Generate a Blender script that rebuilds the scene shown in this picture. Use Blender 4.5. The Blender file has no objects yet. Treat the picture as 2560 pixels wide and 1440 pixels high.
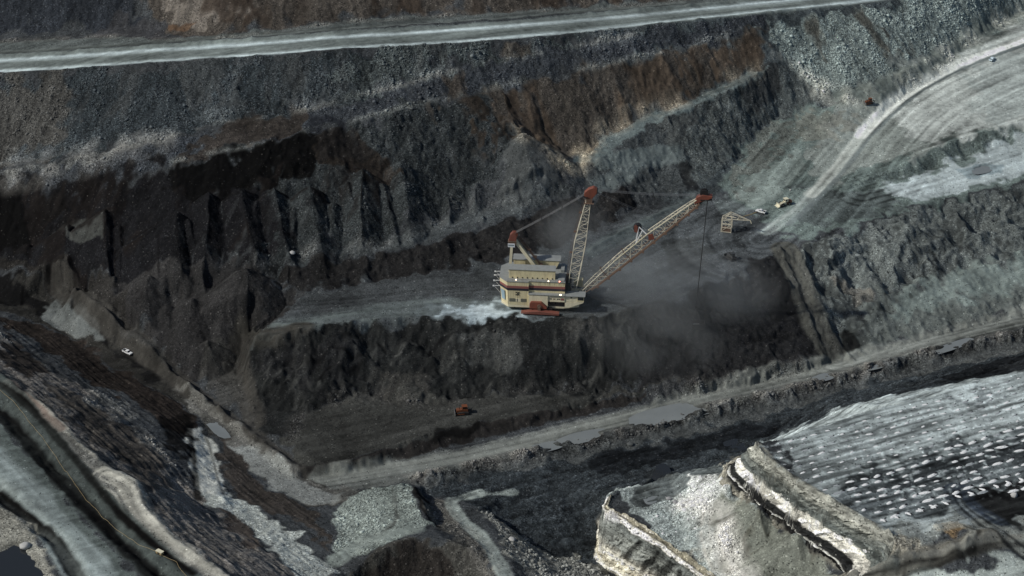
import bpy, bmesh, math, random, time
import numpy as np
from mathutils import Vector, Matrix
from mathutils.geometry import delaunay_2d_cdt
R = math.radians
T0 = time.time()
SC = bpy.context.scene

# ------------------------------------------------------------------ camera
CAM_H, PITCH, FPX, CW, CH = 480.0, R(30.0), 4800.0, 2560.0, 1440.0
cam = bpy.data.cameras.new('camera')
cam.sensor_width = 36.0
cam.lens = 36.0 * FPX / CW
cam.clip_start, cam.clip_end = 5.0, 20000.0
camo = bpy.data.objects.new('camera', cam)
camo.location = (0, 0, CAM_H)
camo.rotation_euler = (R(90) - PITCH, 0, 0)
SC.collection.objects.link(camo)
SC.camera = camo

# ------------------------------------------------------------------ light
SUN_EL, SUN_AZ = R(42), R(197)          # direction TO the sun: from the left
sd = Vector((math.cos(SUN_EL) * math.cos(SUN_AZ), math.cos(SUN_EL) * math.sin(SUN_AZ), math.sin(SUN_EL)))
world = bpy.data.worlds.new('World'); SC.world = world
world.use_nodes = True
wn = world.node_tree; bgn = wn.nodes['Background']
sky = wn.nodes.new('ShaderNodeTexSky'); sky.sky_type = 'NISHITA'; sky.sun_disc = False
sky.sun_elevation = SUN_EL; sky.sun_rotation = math.atan2(sd.x, sd.y)
sky.altitude = 300; sky.dust_density = 2.0
wn.links.new(sky.outputs[0], bgn.inputs[0]); bgn.inputs[1].default_value = 0.06
sl = bpy.data.lights.new('sun', 'SUN'); sl.energy = 2.9; sl.angle = R(1.2); sl.color = (1.0, 0.97, 0.92)
so = bpy.data.objects.new('sun', sl); SC.collection.objects.link(so)
so.rotation_euler = sd.to_track_quat('Z', 'Y').to_euler(); so.location = sd * 900
SC.view_settings.view_transform = 'Standard'; SC.view_settings.look = 'None'
SC.view_settings.exposure = 0.0; SC.view_settings.gamma = 1.0
SC.view_settings.use_curve_mapping = False

# ------------------------------------------------------------------ survey helpers
SP, CP = math.sin(PITCH), math.cos(PITCH)
def ray(u, v):
    a, b = (u - CW / 2) / FPX, (v - CH / 2) / FPX
    return np.array((a, CP - b * SP, -SP - b * CP))
def at(u, v, z):
    d = ray(u, v); t = (z - CAM_H) / d[2]
    return (d[0] * t, d[1] * t)
def proj(x, y, z):
    d = y * CP + (CAM_H - z) * SP; h = -y * SP + (CAM_H - z) * CP
    return CW / 2 + FPX * x / d, CH / 2 + FPX * h / d


# breaklines: name, list of (u, v, z)
def L(*p): return list(p)
LINES = {
# beyond the haul road
'far2': L((-300,-90,104),(330,-110,116),(900,-150,123),(1800,-260,120),(3000,-640,118)),
'far1': L((-300,84,75),(0,82,78.5),(250,70,84.5),(330,66,86.5),(480,88,88.7),(600,72,92),(850,42,94.5),(1150,22,93),(1500,6,88.5),(1710,-14,85.5),(2100,-56,78.5),(2420,-112,75),(2560,-184,75),(3000,-380,74)),
'farb': L((-300,104,73.5),(0,104,77.5),(270,92,83.5),(420,98,87.5),(600,88,90.5),(850,56,93),(1150,37,91.5),(1500,20,87),(1710,0,84.3),(2100,-42,77.3),(2420,-98,73.7),(2560,-168,73.5),(3000,-360,72.5)),
'road_t': L((-300,140,73),(0,135,77),(400,109,87),(850,74,92.5),(1287,42,90),(1710,11,84),(2100,-30,77),(2420,-85,73.5),(2560,-155,73),(3000,-345,72)),
'road_b': L((-300,205,73),(0,190,77),(400,162,87),(850,130,92.5),(1287,105,90),(1710,59,84),(1900,36,81),(2100,18,77),(2250,0,74.5),(2420,-40,73.5),(2560,-110,73),(3000,-300,72)),
# upper narrow bench
'L1a': L((-300,420,45),(0,402,47),(134,386,53),(292,358,62),(390,336,67.5),(487,308,69),(571,296,70.5),(672,282,72.2),(760,268,74),(850,244,77),(991,209,79.5),(1105,179,81.8),(1236,146,84.2),(1354,127,84.6),(1471,107,84.4),(1589,83,84.2)),
'L1b': L((-300,445,44),(0,430,46),(134,408,52),(292,374,61),(390,352,66.5),(487,322,68),(571,305,69.5),(672,290,71.3),(762,277,73),(850,253,76),(991,216,78.7),(1105,186,81),(1236,152,83.4),(1354,132,84),(1471,111,83.8),(1589,87,83.6)),
# lower narrow bench
'L2a': L((433,405,60.5),(571,374,64),(690,347,66.6),(769,327,68.2),(850,310,70.2),(991,273,72.7),(1085,250,73.6),(1186,230,73.8),(1287,207,74),(1421,180,75.6),(1555,153,75.8),(1710,119,75.3),(1800,93,75.8),(1908,74,76)),
'L2b': L((433,412,60),(571,381,63.5),(690,355,66),(769,334,67.5),(850,317,69.5),(991,280,72),(1085,256,73),(1186,236,73.2),(1287,213,73.4),(1421,186,75),(1555,159,75.2),(1710,125,74.8),(1800,98,75.2),(1908,78,75.6)),
# toe of the upper spoil, strip bench on the right
'T2':     L((1290,340,58.5),(1340,360,52),(1394,378,46.5),(1434,402,44),(1480,366,47.5),(1530,326,50.5),(1620,286,53.5),(1710,256,55.5),(1790,222,58),(1850,196,60),(1888,176,61.5)),
'T2b':    L((1440,425,42.5),(1500,398,45),(1560,352,48.5),(1640,306,52.5),(1710,275,55),(1790,238,57.5),(1850,210,59.5),(1890,186,61),(1925,172,61.5),(1960,160,61.5)),
# right spoil toe / apron
'T3r':    L((1960,160,61.5),(2000,190,56),(2060,222,50),(2110,244,46.5),(2200,232,47),(2300,186,48),(2420,110,49.5),(2560,26,51),(3000,-130,53)),
# face F2 foot
'F2foot': L((1500,432,41),(1600,420,40),(1660,420,37),(1720,470,32),(1760,480,31),(1800,452,31.5),(1850,388,34.5),(1905,322,38.5),(1950,290,41),(2040,264,43.5),(2110,244,46.5)),
# ramp strip above the dark inner face
'T3': L((1434,402,44),(1400,455,40),(1300,494,38),(1160,528,36.5),(1000,590,35),(900,614,34.5),(740,640,33.5),(640,662,32.5),(520,684,30),(400,700,27),(280,704,21),(160,692,14),(60,668,13),(-60,640,13),(-300,600,13)),
'T3b':    L((1480,478,37),(1400,500,36.5),(1250,545,35.5),(1100,600,34.5),(1000,625,34),(900,640,33.5),(790,652,33),(690,668,32)),
'D1':     L((690,672,31.8),(800,660,32.3),(900,648,32.8),(1000,633,33.3),(1100,608,34),(1250,553,35),(1400,506,36),(1480,484,36.5),(1560,468,36),(1650,448,34)),
'D2':     L((690,700,27.5),(760,735,27),(850,722,27),(960,700,27),(1100,676,27),(1250,660,27),(1350,640,27),(1440,600,27.5),(1500,560,28),(1600,520,28.5),(1700,500,29.5)),
# dragline bench
'bench_e':L((640,838,25),(700,838,26),(800,818,26.5),(900,802,27),(1000,798,27),(1120,800,27),(1290,795,27),(1400,797,27),(1470,800,26.5),(1520,790,26.5),(1600,770,26),(1700,745,25.5),(1800,705,25.5),(1880,660,26),(1945,625,26.5)),
'bench_m':L((900,760,27),(1200,730,27),(1450,740,27),(1600,680,27),(1750,620,27.5),(1900,560,28)),
'bench_r':L((1990,612,26.5),(2060,598,27),(2130,575,28),(2190,552,28.5),(2250,527,29),(2340,505,29.5),(2450,480,30),(2560,462,30.5),(3000,385,33)),
# plateau on the right
'pl1':    L((1760,500,29.5),(1860,470,30.5),(1960,440,32),(2000,380,35),(2030,330,38),(2080,290,42)),
'pl2':    L((1960,550,29),(2060,450,31.5),(2160,330,37),(2260,240,42),(2380,180,45.5),(2560,110,48),(3000,0,50)),
'st_t':   L((2100,470,31.5),(2200,432,33.5),(2250,420,34.5),(2300,384,37.5),(2400,345,40),(2490,322,41.5),(2560,300,42.5),(3000,200,45)),
'st_b':   L((2100,478,31),(2200,452,31.5),(2260,442,32),(2320,420,33),(2420,385,34.5),(2500,358,36),(2530,330,39),(2620,310,41.5)),
'pl3':    L((2200,520,29.3),(2350,450,31.2),(2560,400,33.5),(3000,330,37)),
# dug face and right face
'dig_t':  L((640,862,22),(690,880,20)),
'toe_m':  L((590,900,4),(610,1000,4),(650,1075,4),(720,1095,4.5),(770,1030,5),(900,985,5.5),(1050,1010,5.5),(1200,990,5.5),(1400,978,5.2),(1550,972,5),(1700,962,5),(1850,940,4.5),(2000,915,4),(2080,896,3.5)),
'ridge_a':L((1950,640,25),(1975,700,20.5),(2000,760,15.5),(2030,830,9.5),(2060,888,4.5)),
'ridge_b':L((1998,640,24.5),(2020,700,20),(2045,760,15),(2070,820,9.5),(2105,880,4.5)),
'dugfoot':L((1600,820,20),(1700,830,17),(1800,812,16),(1880,790,14.5),(1940,790,13)),
'rf_toe': L((2105,880,4.5),(2100,800,9),(2150,745,12),(2250,715,13),(2350,690,13.5),(2450,668,14),(2560,640,14.5),(3000,550,16)),
'rf_fl':  L((2150,850,4.5),(2300,790,6.5),(2560,730,8),(3000,640,10)),
# pit floor
'fl1':    L((740,1165,3.8),(860,1158,4.2),(1000,1112,4.5),(1070,1085,4.6),(1180,1060,4.6),(1330,1035,4.3),(1430,1012,3.8),(1600,985,3)),
'fl2':    L((750,1186,.6),(870,1180,.3),(1000,1145,.2),(1100,1120,.2),(1230,1092,.3),(1350,1060,.6),(1450,1030,1),(1620,990,2)),
'fl3': L((755,1196,.2),(860,1190,0),(1100,1140,0),(1400,1072,0),(1800,972,.5),(2080,912,1),(2300,848,1.5),(2560,788,2),(3000,690,3)),
'strip_b':L((840,1230,0),(1000,1205,0),(1200,1165,0),(1400,1118,0),(1600,1068,0),(1800,1015,.3),(2000,968,.6),(2200,915,1),(2400,865,1.3),(2560,828,1.6),(3000,725,2.5)),
'coal1':  L((1060,1215,-1),(1250,1180,-1.6),(1450,1140,-2),(1650,1100,-2),(1900,1040,-2),(2200,955,-1.6),(2560,868,-1),(3000,765,0)),
'coal2':  L((1060,1240,-1.5),(1110,1238,-1),(1250,1240,-3.5),(1400,1225,-4),(1500,1215,-3),(1590,1205,-1.5)),
'coal3': L((1230,1290,-4),(1330,1365,-12),(1400,1392,-15),(1480,1388,-16.5),(1496,1345,-14)),
# left pit edge strip
'ls_r': L((100,706,9),(150,722,8),(220,757,6),(305,832,4),(400,905,3),(470,965,2.5),(540,1020,2),(620,1085,1.5),(700,1155,.8),(755,1196,.2)),
'ls_l': L((-60,742,4.5),(0,752,4),(100,785,3.5),(180,850,3),(260,910,3),(340,950,2.5),(420,985,2.5),(480,1030,2),(540,1085,2),(600,1150,2),(680,1220,2),(760,1265,2),(830,1262,1)),
'lm0':    L((-60,772,9),(0,800,11),(120,880,11),(230,965,13),(300,1000,14),(380,1040,14),(440,1100,14),(470,1060,6),(500,1062,4)),
'lm1':    L((-60,795,17),(0,835,18),(130,930,19),(230,985,20),(280,1020,20),(330,1058,20),(403,1131,20),(430,1165,20),(455,1229,18),(490,1255,16),(530,1282,15),(590,1330,15),(640,1365,15),(700,1400,15),(780,1450,14)),
'ramp':   L((500,1075,4),(520,1120,6),(530,1180,9),(545,1240,13),(560,1275,14.5)),
'lm2':    L((560,1215,8),(620,1275,9),(690,1320,9),(770,1375,8),(850,1420,7),(900,1470,7)),
'crest':  L((-120,868,44),(0,930,44),(60,975,44),(111,1008,44),(158,1071,44),(188,1101,44),(269,1161,44),(336,1198,44),(359,1252,43),(380,1289,43),(420,1329,43),(504,1390,43),(571,1445,43),(680,1530,42)),
'top1':   L((-130,890,42),(-40,940,42),(40,1020,42),(120,1120,42),(220,1240,42),(330,1340,42),(460,1450,42),(560,1540,41)),
'top2':   L((-150,990,41),(0,1060,41),(150,1230,41),(280,1370,41),(340,1450,41),(400,1530,41)),
'top3':   L((-150,1140,41.5),(0,1210,41.5),(130,1330,41.5),(200,1450,41.5)),
'top4':   L((-100,1440,41),(0,1420,40),(90,1440,40)),
# bottom middle
'sp_l':   L((850,1290,2),(870,1245,3),(930,1222,5),(1000,1212,6.5),(1028,1214,7.5)),
'sp_r':   L((1028,1214,7.5),(1045,1240,9),(1058,1270,10),(1068,1300,10.5),(1090,1315,10)),
'sp_rb':  L((1042,1218,1.5),(1064,1250,1.5),(1080,1285,2),(1095,1312,4)),
'sp_bk':  L((860,1330,5),(900,1370,8),(960,1350,11),(1040,1328,12.5),(1090,1330,12)),
'mo_t':   L((890,1420,9),(930,1385,12),(985,1355,13.5),(1045,1340,14),(1110,1352,13.5),(1180,1372,12)),
'mo_b':   L((905,1450,4),(960,1470,0),(1050,1490,-2),(1150,1480,0),(1200,1440,6),(1215,1400,9)),
'trk_l':  L((1105,1250,0),(1140,1290,2.5),(1185,1335,6),(1225,1390,9),(1250,1450,11),(1270,1540,14)),
'trk_r':  L((1150,1240,-.5),(1180,1270,1.5),(1220,1310,4.5),(1255,1360,8),(1285,1420,10),(1310,1480,12),(1330,1540,14)),
'bm_r':   L((1210,1265,0),(1280,1330,2),(1340,1390,0),(1420,1440,-6),(1500,1470,-10)),
# highwall, lower bench A
'A_back': L((1522,1246,7.5),(1545,1227,8),(1600,1216,7.5),(1670,1192,7),(1780,1166,7),(1872,1138,8)),
'A_bfoot':L((1516,1240,-2),(1545,1216,-2.2),(1600,1206,-1.5),(1670,1182,-1.5),(1780,1154,-1.6),(1890,1122,-1.6)),
'A_edge': L((1522,1246,7.5),(1512,1268,8),(1560,1292,8),(1630,1335,8),(1700,1385,8),(1765,1432,8),(1850,1500,8)),
'A_lip': L((1535,1250,8.2),(1600,1275,8.4),(1680,1325,8.4),(1760,1380,8.4),(1790,1432,8.4)),
'A_foot': L((1499,1325,-12.5),(1492,1400,-18),(1560,1445,-19),(1640,1490,-19),(1760,1590,-19)),
# upper bench B
'B_crest':L((1890,1112,44),(1900,1132,44),(1940,1165,44),(1985,1200,44),(2030,1225,44),(2080,1255,44),(2130,1280,44),(2180,1310,44),(2225,1338,43.5),(2245,1365,42),(2225,1400,38),(2150,1440,32),(2050,1500,28)),
'B_base': L((1806,1186,19),(1812,1200,22),(1850,1232,23),(1892,1268,24),(1935,1300,23),(1980,1338,24),(2035,1378,23.5),(2100,1425,23),(2160,1475,22)),
'B_tal':  L((1700,1262,8.5),(1740,1310,8.5),(1770,1370,8.5),(1800,1420,8.3),(1850,1480,8.2)),
'B_back': L((1890,1112,44),(2000,1080,44),(2150,1036,44),(2300,997,44),(2450,955,44),(2560,925,44),(3000,800,44)),
'plB1':   L((2245,1365,42),(2330,1330,42),(2420,1300,42.5),(2560,1290,42),(3000,1180,42)),
'plB2':   L((2150,1440,32),(2300,1412,36),(2400,1385,38.5),(2480,1350,40),(2600,1330,41),(3000,1300,41)),
'plB3':   L((2200,1480,31),(2400,1440,35),(2560,1400,37),(3000,1380,38)),
}

# spoil cones: (u, v of the apex, metres above the surface around it)
CONES = [(262,522,5),(300,560,2),(392,560,3),(440,528,5.5),(470,545,3),(520,480,5),(600,468,6),(640,500,3),(682,470,5.5),(735,520,3),(772,464,7),(830,505,4),(905,420,6),(870,452,3),
 (1002,402,5),(955,455,3),(1060,470,3),(1120,490,2.5),(1308,332,9),(1190,455,2.5),
 (612,668,15),(560,720,4),(372,690,9),(330,735,4),(415,762,6),(480,745,6),(518,850,11),(560,900,4),(1894,1262,5),(1992,1336,5),(1822,1212,3),(285,690,3),(690,742,4),(1205,540,2),
 (70,610,4),(170,560,4)]
# soils: polygons of (u, v), colour (sRGB 0-255) with cloud shade and sun patches painted in, rubble amount, edge softness m, edge wander m
ZONES = [
 # upper right, sun through the clouds put in as a paler grey
 ('p',[(1500,60),(1760,0),(2700,-200),(2700,300),(2300,420),(2000,560),(1700,480),(1560,420),(1640,300)],(66,72,74),.5,40,10,.8),
 # far slope behind the road
 ('p',[(380,-60),(3000,-300),(2000,-20),(1200,28),(600,75),(430,98),(380,40)],(68,62,56),.5,10,6,.8),
 ('p',[(-80,-60),(330,-60),(350,70),(240,76),(-80,80)],(44,47,52),.6,5,5,1),
 ('p',[(420,0),(560,-5),(640,30),(520,60),(440,60)],(96,90,84),.4,5,4,.9),
 ('p',[(240,78),(300,40),(420,60),(410,100),(270,100)],(54,54,56),.3,5,3,.9),
 ('p',[(420,62),(500,48),(470,78),(430,80)],(84,66,52),.2,3,2,.8),
 ('p',[(-100,140),(400,110),(850,75),(1287,43),(1710,12),(2000,-15),(1990,-30),(1710,0),(1150,37),(600,82),(420,98),(270,92),(0,106),(-100,106)],(74,78,77),.3,2,1.5,.95),
 # upper face, dark blue-grey rubble
 ('p',[(-100,190),(400,165),(850,132),(1300,106),(1720,60),(1600,84),(1236,148),(850,244),(390,338),(-100,410)],(48,53,56),1.0,6,5,1),
 ('p',[(-100,190),(160,178),(190,300),(120,390),(-100,420)],(62,60,57),.8,14,8,.8),
 ('p',[(840,180),(900,128),(1300,104),(1720,58),(1900,36),(1908,74),(1600,84),(1236,148),(980,210),(880,240)],(66,71,71),1.0,14,8,.95),
 ('p',[(1250,105),(1330,102),(1310,140),(1260,148)],(78,70,62),.4,5,3,.7),
 # middle band
 ('p',[(-100,436),(400,356),(760,282),(850,256),(1236,154),(1600,90),(1900,30),(1908,74),(1710,120),(1287,208),(850,312),(571,378),(433,408),(300,440),(-100,520)],(54,57,61),.8,5,4,1),
 ('p',[(440,408),(571,300),(762,282),(772,328),(571,376)],(54,48,43),.35,5,4,.8),
 ('p',[(1105,190),(1150,180),(1180,232),(1110,248)],(64,58,52),.5,4,3,.8),
 # lower band, brown streaks drawn downhill below
 ('p',[(433,414),(850,320),(1287,216),(1350,330),(1180,500),(900,610),(640,660),(420,690),(380,560)],(47,50,51),.8,8,6,1),
 ('p',[(1200,236),(1421,188),(1710,128),(1908,80),(1900,160),(1760,236),(1600,290),(1480,362),(1430,400),(1330,345)],(62,58,54),.55,6,5,1),
 ('p',[(1908,76),(2250,2),(2600,-60),(2600,20),(2420,108),(2110,242),(1960,158)],(102,110,108),1.0,6,5,1),
 # left spoil, coal dark and painted darker still for cloud shade
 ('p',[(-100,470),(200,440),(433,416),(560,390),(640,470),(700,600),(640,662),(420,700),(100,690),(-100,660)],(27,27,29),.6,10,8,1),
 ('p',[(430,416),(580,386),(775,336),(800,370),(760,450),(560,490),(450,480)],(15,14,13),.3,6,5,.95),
 ('p',[(770,285),(850,300),(870,400),(800,360)],(38,40,45),.5,4,3,.9),
 ('p',[(770,350),(900,330),(990,420),(960,470),(860,440)],(42,37,33),.4,5,5,.9),
 ('p',[(-60,480),(60,490),(66,620),(0,640),(-60,600)],(20,19,19),.3,6,5,.9),
 ('p',[(80,490),(140,480),(180,530),(120,560)],(24,22,21),.3,5,3,.8),
 ('p',[(130,580),(200,552),(262,528),(258,590),(200,606)],(60,61,59),.1,2,1.5,.9),  # sunlit left face of the cone, put into the colour
 ('p',[(-60,640),(160,690),(300,704),(420,700),(330,830),(220,757),(100,706),(-60,670)],(40,38,36),.5,4,3,.9),
 ('p',[(300,700),(640,664),(760,735),(640,838),(560,960),(480,950),(330,800)],(46,45,45),.4,5,4,1),
 ('p',[(1284,332),(1320,336),(1390,450),(1420,488),(1250,520),(1262,420)],(66,68,68),.25,4,3,.9),
 # dark face on the right below the strip
 ('p',[(1640,306),(1890,180),(1960,165),(2100,240),(2040,264),(1900,325),(1740,475),(1690,400)],(70,74,74),.7,4,3,1),
 ('p',[(1640,312),(1760,258),(1700,420),(1660,400)],(56,58,58),.5,4,3,.8),
 ('p',[(1888,168),(1960,168),(1950,250),(1900,300),(1850,230)],(48,49,50),.5,4,3,.8),
 ('p',[(1690,410),(1730,420),(1745,478),(1700,470)],(24,24,26),.2,4,2,.8),
 # strip bench and tracks right of the mast
 ('p',[(1440,402),(1530,330),(1700,262),(1880,182),(1925,172),(1850,212),(1710,280),(1600,330),(1500,400),(1450,425)],(84,92,92),.25,3,2,.9),
 ('p',[(1430,420),(1640,310),(1690,390),(1720,470),(1560,462),(1440,470)],(58,61,62),.5,4,3,1),
 ('l',[(1690,385),(1600,400),(1560,440),(1500,462)],5,(82,88,88),2,.3),
 ('l',[(1500,408),(1620,384),(1690,380)],3,(76,82,82),2,.2),
 # inner strip and dark inner face
 ('p',[(640,664),(1000,596),(1160,530),(1400,470),(1480,480),(1250,545),(1000,626),(690,668)],(62,65,66),.5,3,3,.9),
 ('p',[(690,674),(1000,636),(1250,556),(1480,488),(1560,470),(1600,515),(1440,600),(1250,655),(960,700),(760,732),(700,705)],(38,37,37),.45,3,3,1),
 # dragline bench
 ('p',[(640,838),(760,738),(960,702),(1250,658),(1440,600),(1700,500),(1760,490),(1900,460),(1960,450),(2060,598),(1945,625),(1800,705),(1600,772),(1480,800),(1290,796),(900,803)],(66,69,71),.35,5,4,1),
 ('p',[(700,760),(800,735),(1000,690),(1245,668),(1250,720),(1000,760),(760,800)],(58,60,61),.4,8,6,.8),
 ('l',[(660,834),(900,785),(1100,770),(1270,775)],7,(84,90,89),6,.5),
 ('p',[(1040,776),(1110,762),(1180,752),(1270,756),(1345,786),(1400,788),(1410,796),(1290,800),(1150,800),(1070,792)],(96,103,105),.1,18,6,.9),
 ('p',[(1110,772),(1170,760),(1270,764),(1330,784),(1330,795),(1250,797),(1160,792)],(150,161,166),.05,13,7,.85),
 ('p',[(1180,772),(1240,764),(1290,776),(1270,788),(1210,788)],(186,196,200),.05,8,6,.6),
 ('l',[(1480,628),(1600,566),(1740,500)],5,(78,84,84),3,.3),
 ('p',[(1640,600),(1760,590),(1790,640),(1740,680),(1660,690)],(56,58,58),.2,5,4,.7),
 ('p',[(1780,500),(1900,470),(1980,480),(1900,520),(1800,540)],(92,98,98),.3,4,3,.8),
 # plateau, right
 ('p',[(1780,470),(1850,370),(1960,300),(2110,246),(2300,190),(2420,112),(2700,-80),(2700,420),(2560,462),(2250,524),(1990,610),(1900,540)],(90,99,96),.3,6,5,1),
 ('p',[(2110,250),(2420,112),(2700,-80),(2700,330),(2490,322),(2300,384),(2150,420),(2060,470),(2020,400)],(118,123,119),.2,8,5,1),
 ('p',[(2230,290),(2420,140),(2700,-40),(2700,330),(2490,318),(2330,366)],(163,167,163),.15,14,6,.9),
 ('p',[(2200,470),(2440,390),(2520,350),(2700,280),(2700,420),(2560,440),(2300,500)],(152,160,161),.15,8,5,.9),
 ('p',[(2420,180),(2700,40),(2700,270),(2540,290),(2490,320),(2440,260)],(146,152,149),.15,10,6,.8),
 ('p',[(1830,490),(1880,440),(2000,372),(2014,430),(1960,480),(1880,520)],(112,120,116),.15,2,2,.9),
 ('p',[(1990,300),(2060,290),(2140,300),(2120,340),(2040,350),(1990,340)],(106,103,95),.25,8,8,.5),
 ('p',[(1800,440),(1900,340),(1960,310),(1990,330),(1900,420),(1840,490)],(82,81,77),.5,8,8,.6),
 ('p',[(2100,474),(2200,436),(2260,424),(2400,350),(2490,326),(2510,356),(2420,386),(2260,442),(2200,454)],(78,86,84),.5,2,2,.9),
 ('p',[(2000,470),(2120,480),(2220,470),(2250,520),(2080,560),(1980,560)],(70,75,75),.3,6,5,.8),
 ('l',[(1915,580),(1960,550),(2000,520),(2060,455),(2110,395),(2160,330)],3.3,(128,134,131),2.2,.6),
 ('l',[(2030,488),(2060,455),(2110,395),(2160,330),(2230,262),(2300,210)],3.3,(158,161,155),1.6,.4),
 ('l',[(2150,340),(2230,262),(2300,210),(2400,160),(2480,130),(2600,86),(2760,40)],3.6,(206,208,202),1.4,.3),
 ('l',[(1972,562),(2030,512),(2085,455),(2136,393),(2186,330),(2254,266),(2320,218),(2416,168),(2496,136),(2616,92)],1.3,(92,98,98),1,.3),
 ('p',[(2395,425),(2440,405),(2500,410),(2510,430),(2450,446),(2405,440)],(120,132,136),.1,2,2,.8),
 ('l',[(2100,240),(2200,218),(2330,160),(2460,70),(2600,0)],4,(98,104,100),3,.2),
 # right face and sloping floor
 ('p',[(2000,620),(2130,578),(2250,530),(2560,466),(2700,440),(2700,615),(2560,640),(2350,690),(2150,745),(2105,880),(2045,760)],(84,88,87),.6,3,3,1),
 ('p',[(2105,880),(2150,745),(2350,690),(2560,640),(2700,615),(2700,755),(2300,846),(2080,908)],(82,86,84),.2,6,5,1),
 ('p',[(2220,720),(2560,648),(2700,625),(2700,690),(2560,712),(2400,760),(2240,790)],(102,110,107),.15,12,6,.9),
 ('p',[(2090,830),(2130,820),(2150,870),(2105,885)],(22,22,22),.1,4,2,.9),
 ('p',[(2080,700),(2160,720),(2190,760),(2130,760)],(92,88,82),.5,4,3,.7),
 # dug end under the boom tip
 ('p',[(1480,800),(1600,772),(1800,705),(1945,626),(1975,700),(2030,830),(2070,900),(1850,940),(1600,970),(1560,900)],(40,40,41),.4,5,4,1),
 ('p',[(1900,660),(1960,640),(2010,790),(1930,800)],(28,28,29),.2,4,4,.8),
 ('l',[(1960,622),(1995,690),(2024,760),(2052,830),(2085,890)],7,(72,72,68),1.5,.3),
 # main dug face
 ('p',[(640,838),(900,804),(1290,797),(1480,800),(1600,770),(1580,900),(1550,972),(1200,992),(1050,1010),(900,986),(770,1032),(720,1096),(650,1076),(590,905)],(36,37,37),.4,4,4,1),
 ('p',[(640,850),(830,830),(920,870),(900,960),(740,960),(640,920)],(40,40,41),.4,10,6,.7),
 ('p',[(1180,830),(1310,820),(1300,900),(1230,930),(1170,880)],(72,73,72),.4,8,5,.5),
 ('p',[(1080,900),(1120,830),(1160,840),(1130,920)],(64,64,62),.3,8,5,.4),
 ('l',[(600,850),(660,832),(760,820)],5,(62,60,56),2,.2),
 ('l',[(600,870),(604,960),(640,1060)],5,(58,56,53),2,.2),
 ('p',[(500,850),(540,846),(590,900),(600,1000),(560,1010),(500,950)],(60,59,57),.3,6,3,.8),
 ('l',[(700,960),(760,900),(800,905),(830,880),(880,905),(915,890)],.7,(14,14,15),1.2,.6),
 ('l',[(800,960),(830,925),(870,940),(910,910)],.9,(14,14,15),1.2,.6),
 ('l',[(860,850),(930,846),(960,862)],.6,(16,16,17),1.2,.6),
 ('l',[(1080,860),(1120,830),(1170,826)],.8,(18,18,19),1.4,.6),
 ('l',[(1300,935),(1340,900),(1360,860)],.9,(20,20,21),1.6,.6),
 ('p',[(1400,830),(1470,812),(1500,850),(1460,900),(1410,880)],(58,57,55),.4,5,4,.6),
 ('p',[(930,930),(1060,900),(1100,980),(1000,1000)],(52,51,49),.4,8,5,.7),
 # pit floor
 ('p',[(750,1180),(720,1098),(770,1032),(900,986),(1200,992),(1550,972),(1850,940),(2080,898),(2000,925),(1600,985),(1430,1012),(1180,1060),(1000,1112),(860,1158)],(55,55,53),.3,3,3,1),
 ('p',[(740,1168),(860,1158),(1000,1112),(1180,1060),(1430,1012),(1620,985),(1620,996),(1350,1062),(1100,1122),(870,1182),(750,1190)],(42,40,39),.2,1.5,1.5,1),
 ('p',[(1060,1085),(1180,1058),(1190,1085),(1080,1110)],(18,18,18),.1,3,3,.8),
 ('p',[(755,1194),(1100,1140),(1400,1072),(1800,966),(2080,908),(2300,846),(2700,755),(2700,800),(2400,866),(2000,970),(1600,1070),(1200,1166),(860,1232),(800,1240)],(84,86,84),.2,2.5,2,1),
 ('l',[(800,1200),(1100,1150),(1400,1085),(1800,982),(2100,912),(2400,832),(2700,765)],5,(106,108,104),3,.35),
 ('p',[(860,1235),(1200,1168),(1600,1072),(2000,972),(2400,868),(2700,805),(2700,850),(2200,960),(1900,1044),(1650,1104),(1250,1184),(1060,1220)],(68,70,70),.5,3,3,1),
 ('p',[(1060,1218),(1250,1184),(1450,1142),(1650,1104),(1900,1044),(2200,958),(2700,850),(2700,930),(2000,1080),(1880,1125),(1700,1185),(1530,1245),(1500,1390),(1330,1370),(1180,1262)],(46,50,53),.7,4,4,1),
 ('p',[(1450,1150),(1900,1060),(2300,965),(2600,890),(2600,905),(2000,1050),(1500,1190)],(22,24,27),.4,5,4,.8),
 ('p',[(2330,940),(2700,850),(2700,900),(2440,955)],(16,17,19),.2,5,4,.8),
 ('p',[(1600,1210),(1680,1186),(1880,1134),(1840,1160),(1700,1205)],(74,76,74),.3,2,2,.8),
 # left pit edge
 ('p',[(-100,690),(100,706),(220,757),(400,905),(540,1020),(755,1196),(830,1205),(860,1262),(760,1268),(600,1150),(480,1030),(340,950),(180,850),(-100,730)],(44,43,41),.4,4,3,1),
 ('p',[(-60,690),(40,690),(60,740),(150,760),(260,830),(270,880),(180,800),(60,770),(-60,750)],(17,17,18),.2,4,3,.9),
 ('p',[(100,775),(140,750),(240,800),(250,840),(200,850),(130,810)],(92,95,94),.1,3,3,.75),
 ('p',[(270,860),(340,860),(440,960),(400,970)],(22,22,23),.2,5,4,.8),
 ('l',[(120,690),(190,745),(260,805),(330,880)],1.6,(12,12,13),1.4,.3),
 ('l',[(150,700),(230,770),(300,835),(400,915),(500,1000),(620,1090),(740,1190)],5,(58,56,53),1.5,.25),
 ('p',[(440,960),(520,1010),(640,1110),(760,1200),(860,1215),(900,1250),(760,1265),(600,1150),(500,1050)],(82,81,78),.4,4,3,.9),
 ('p',[(560,1110),(640,1120),(760,1215),(850,1230),(830,1262),(740,1255),(640,1180)],(112,114,112),.3,5,3,.8),
 # left end wall faces
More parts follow.
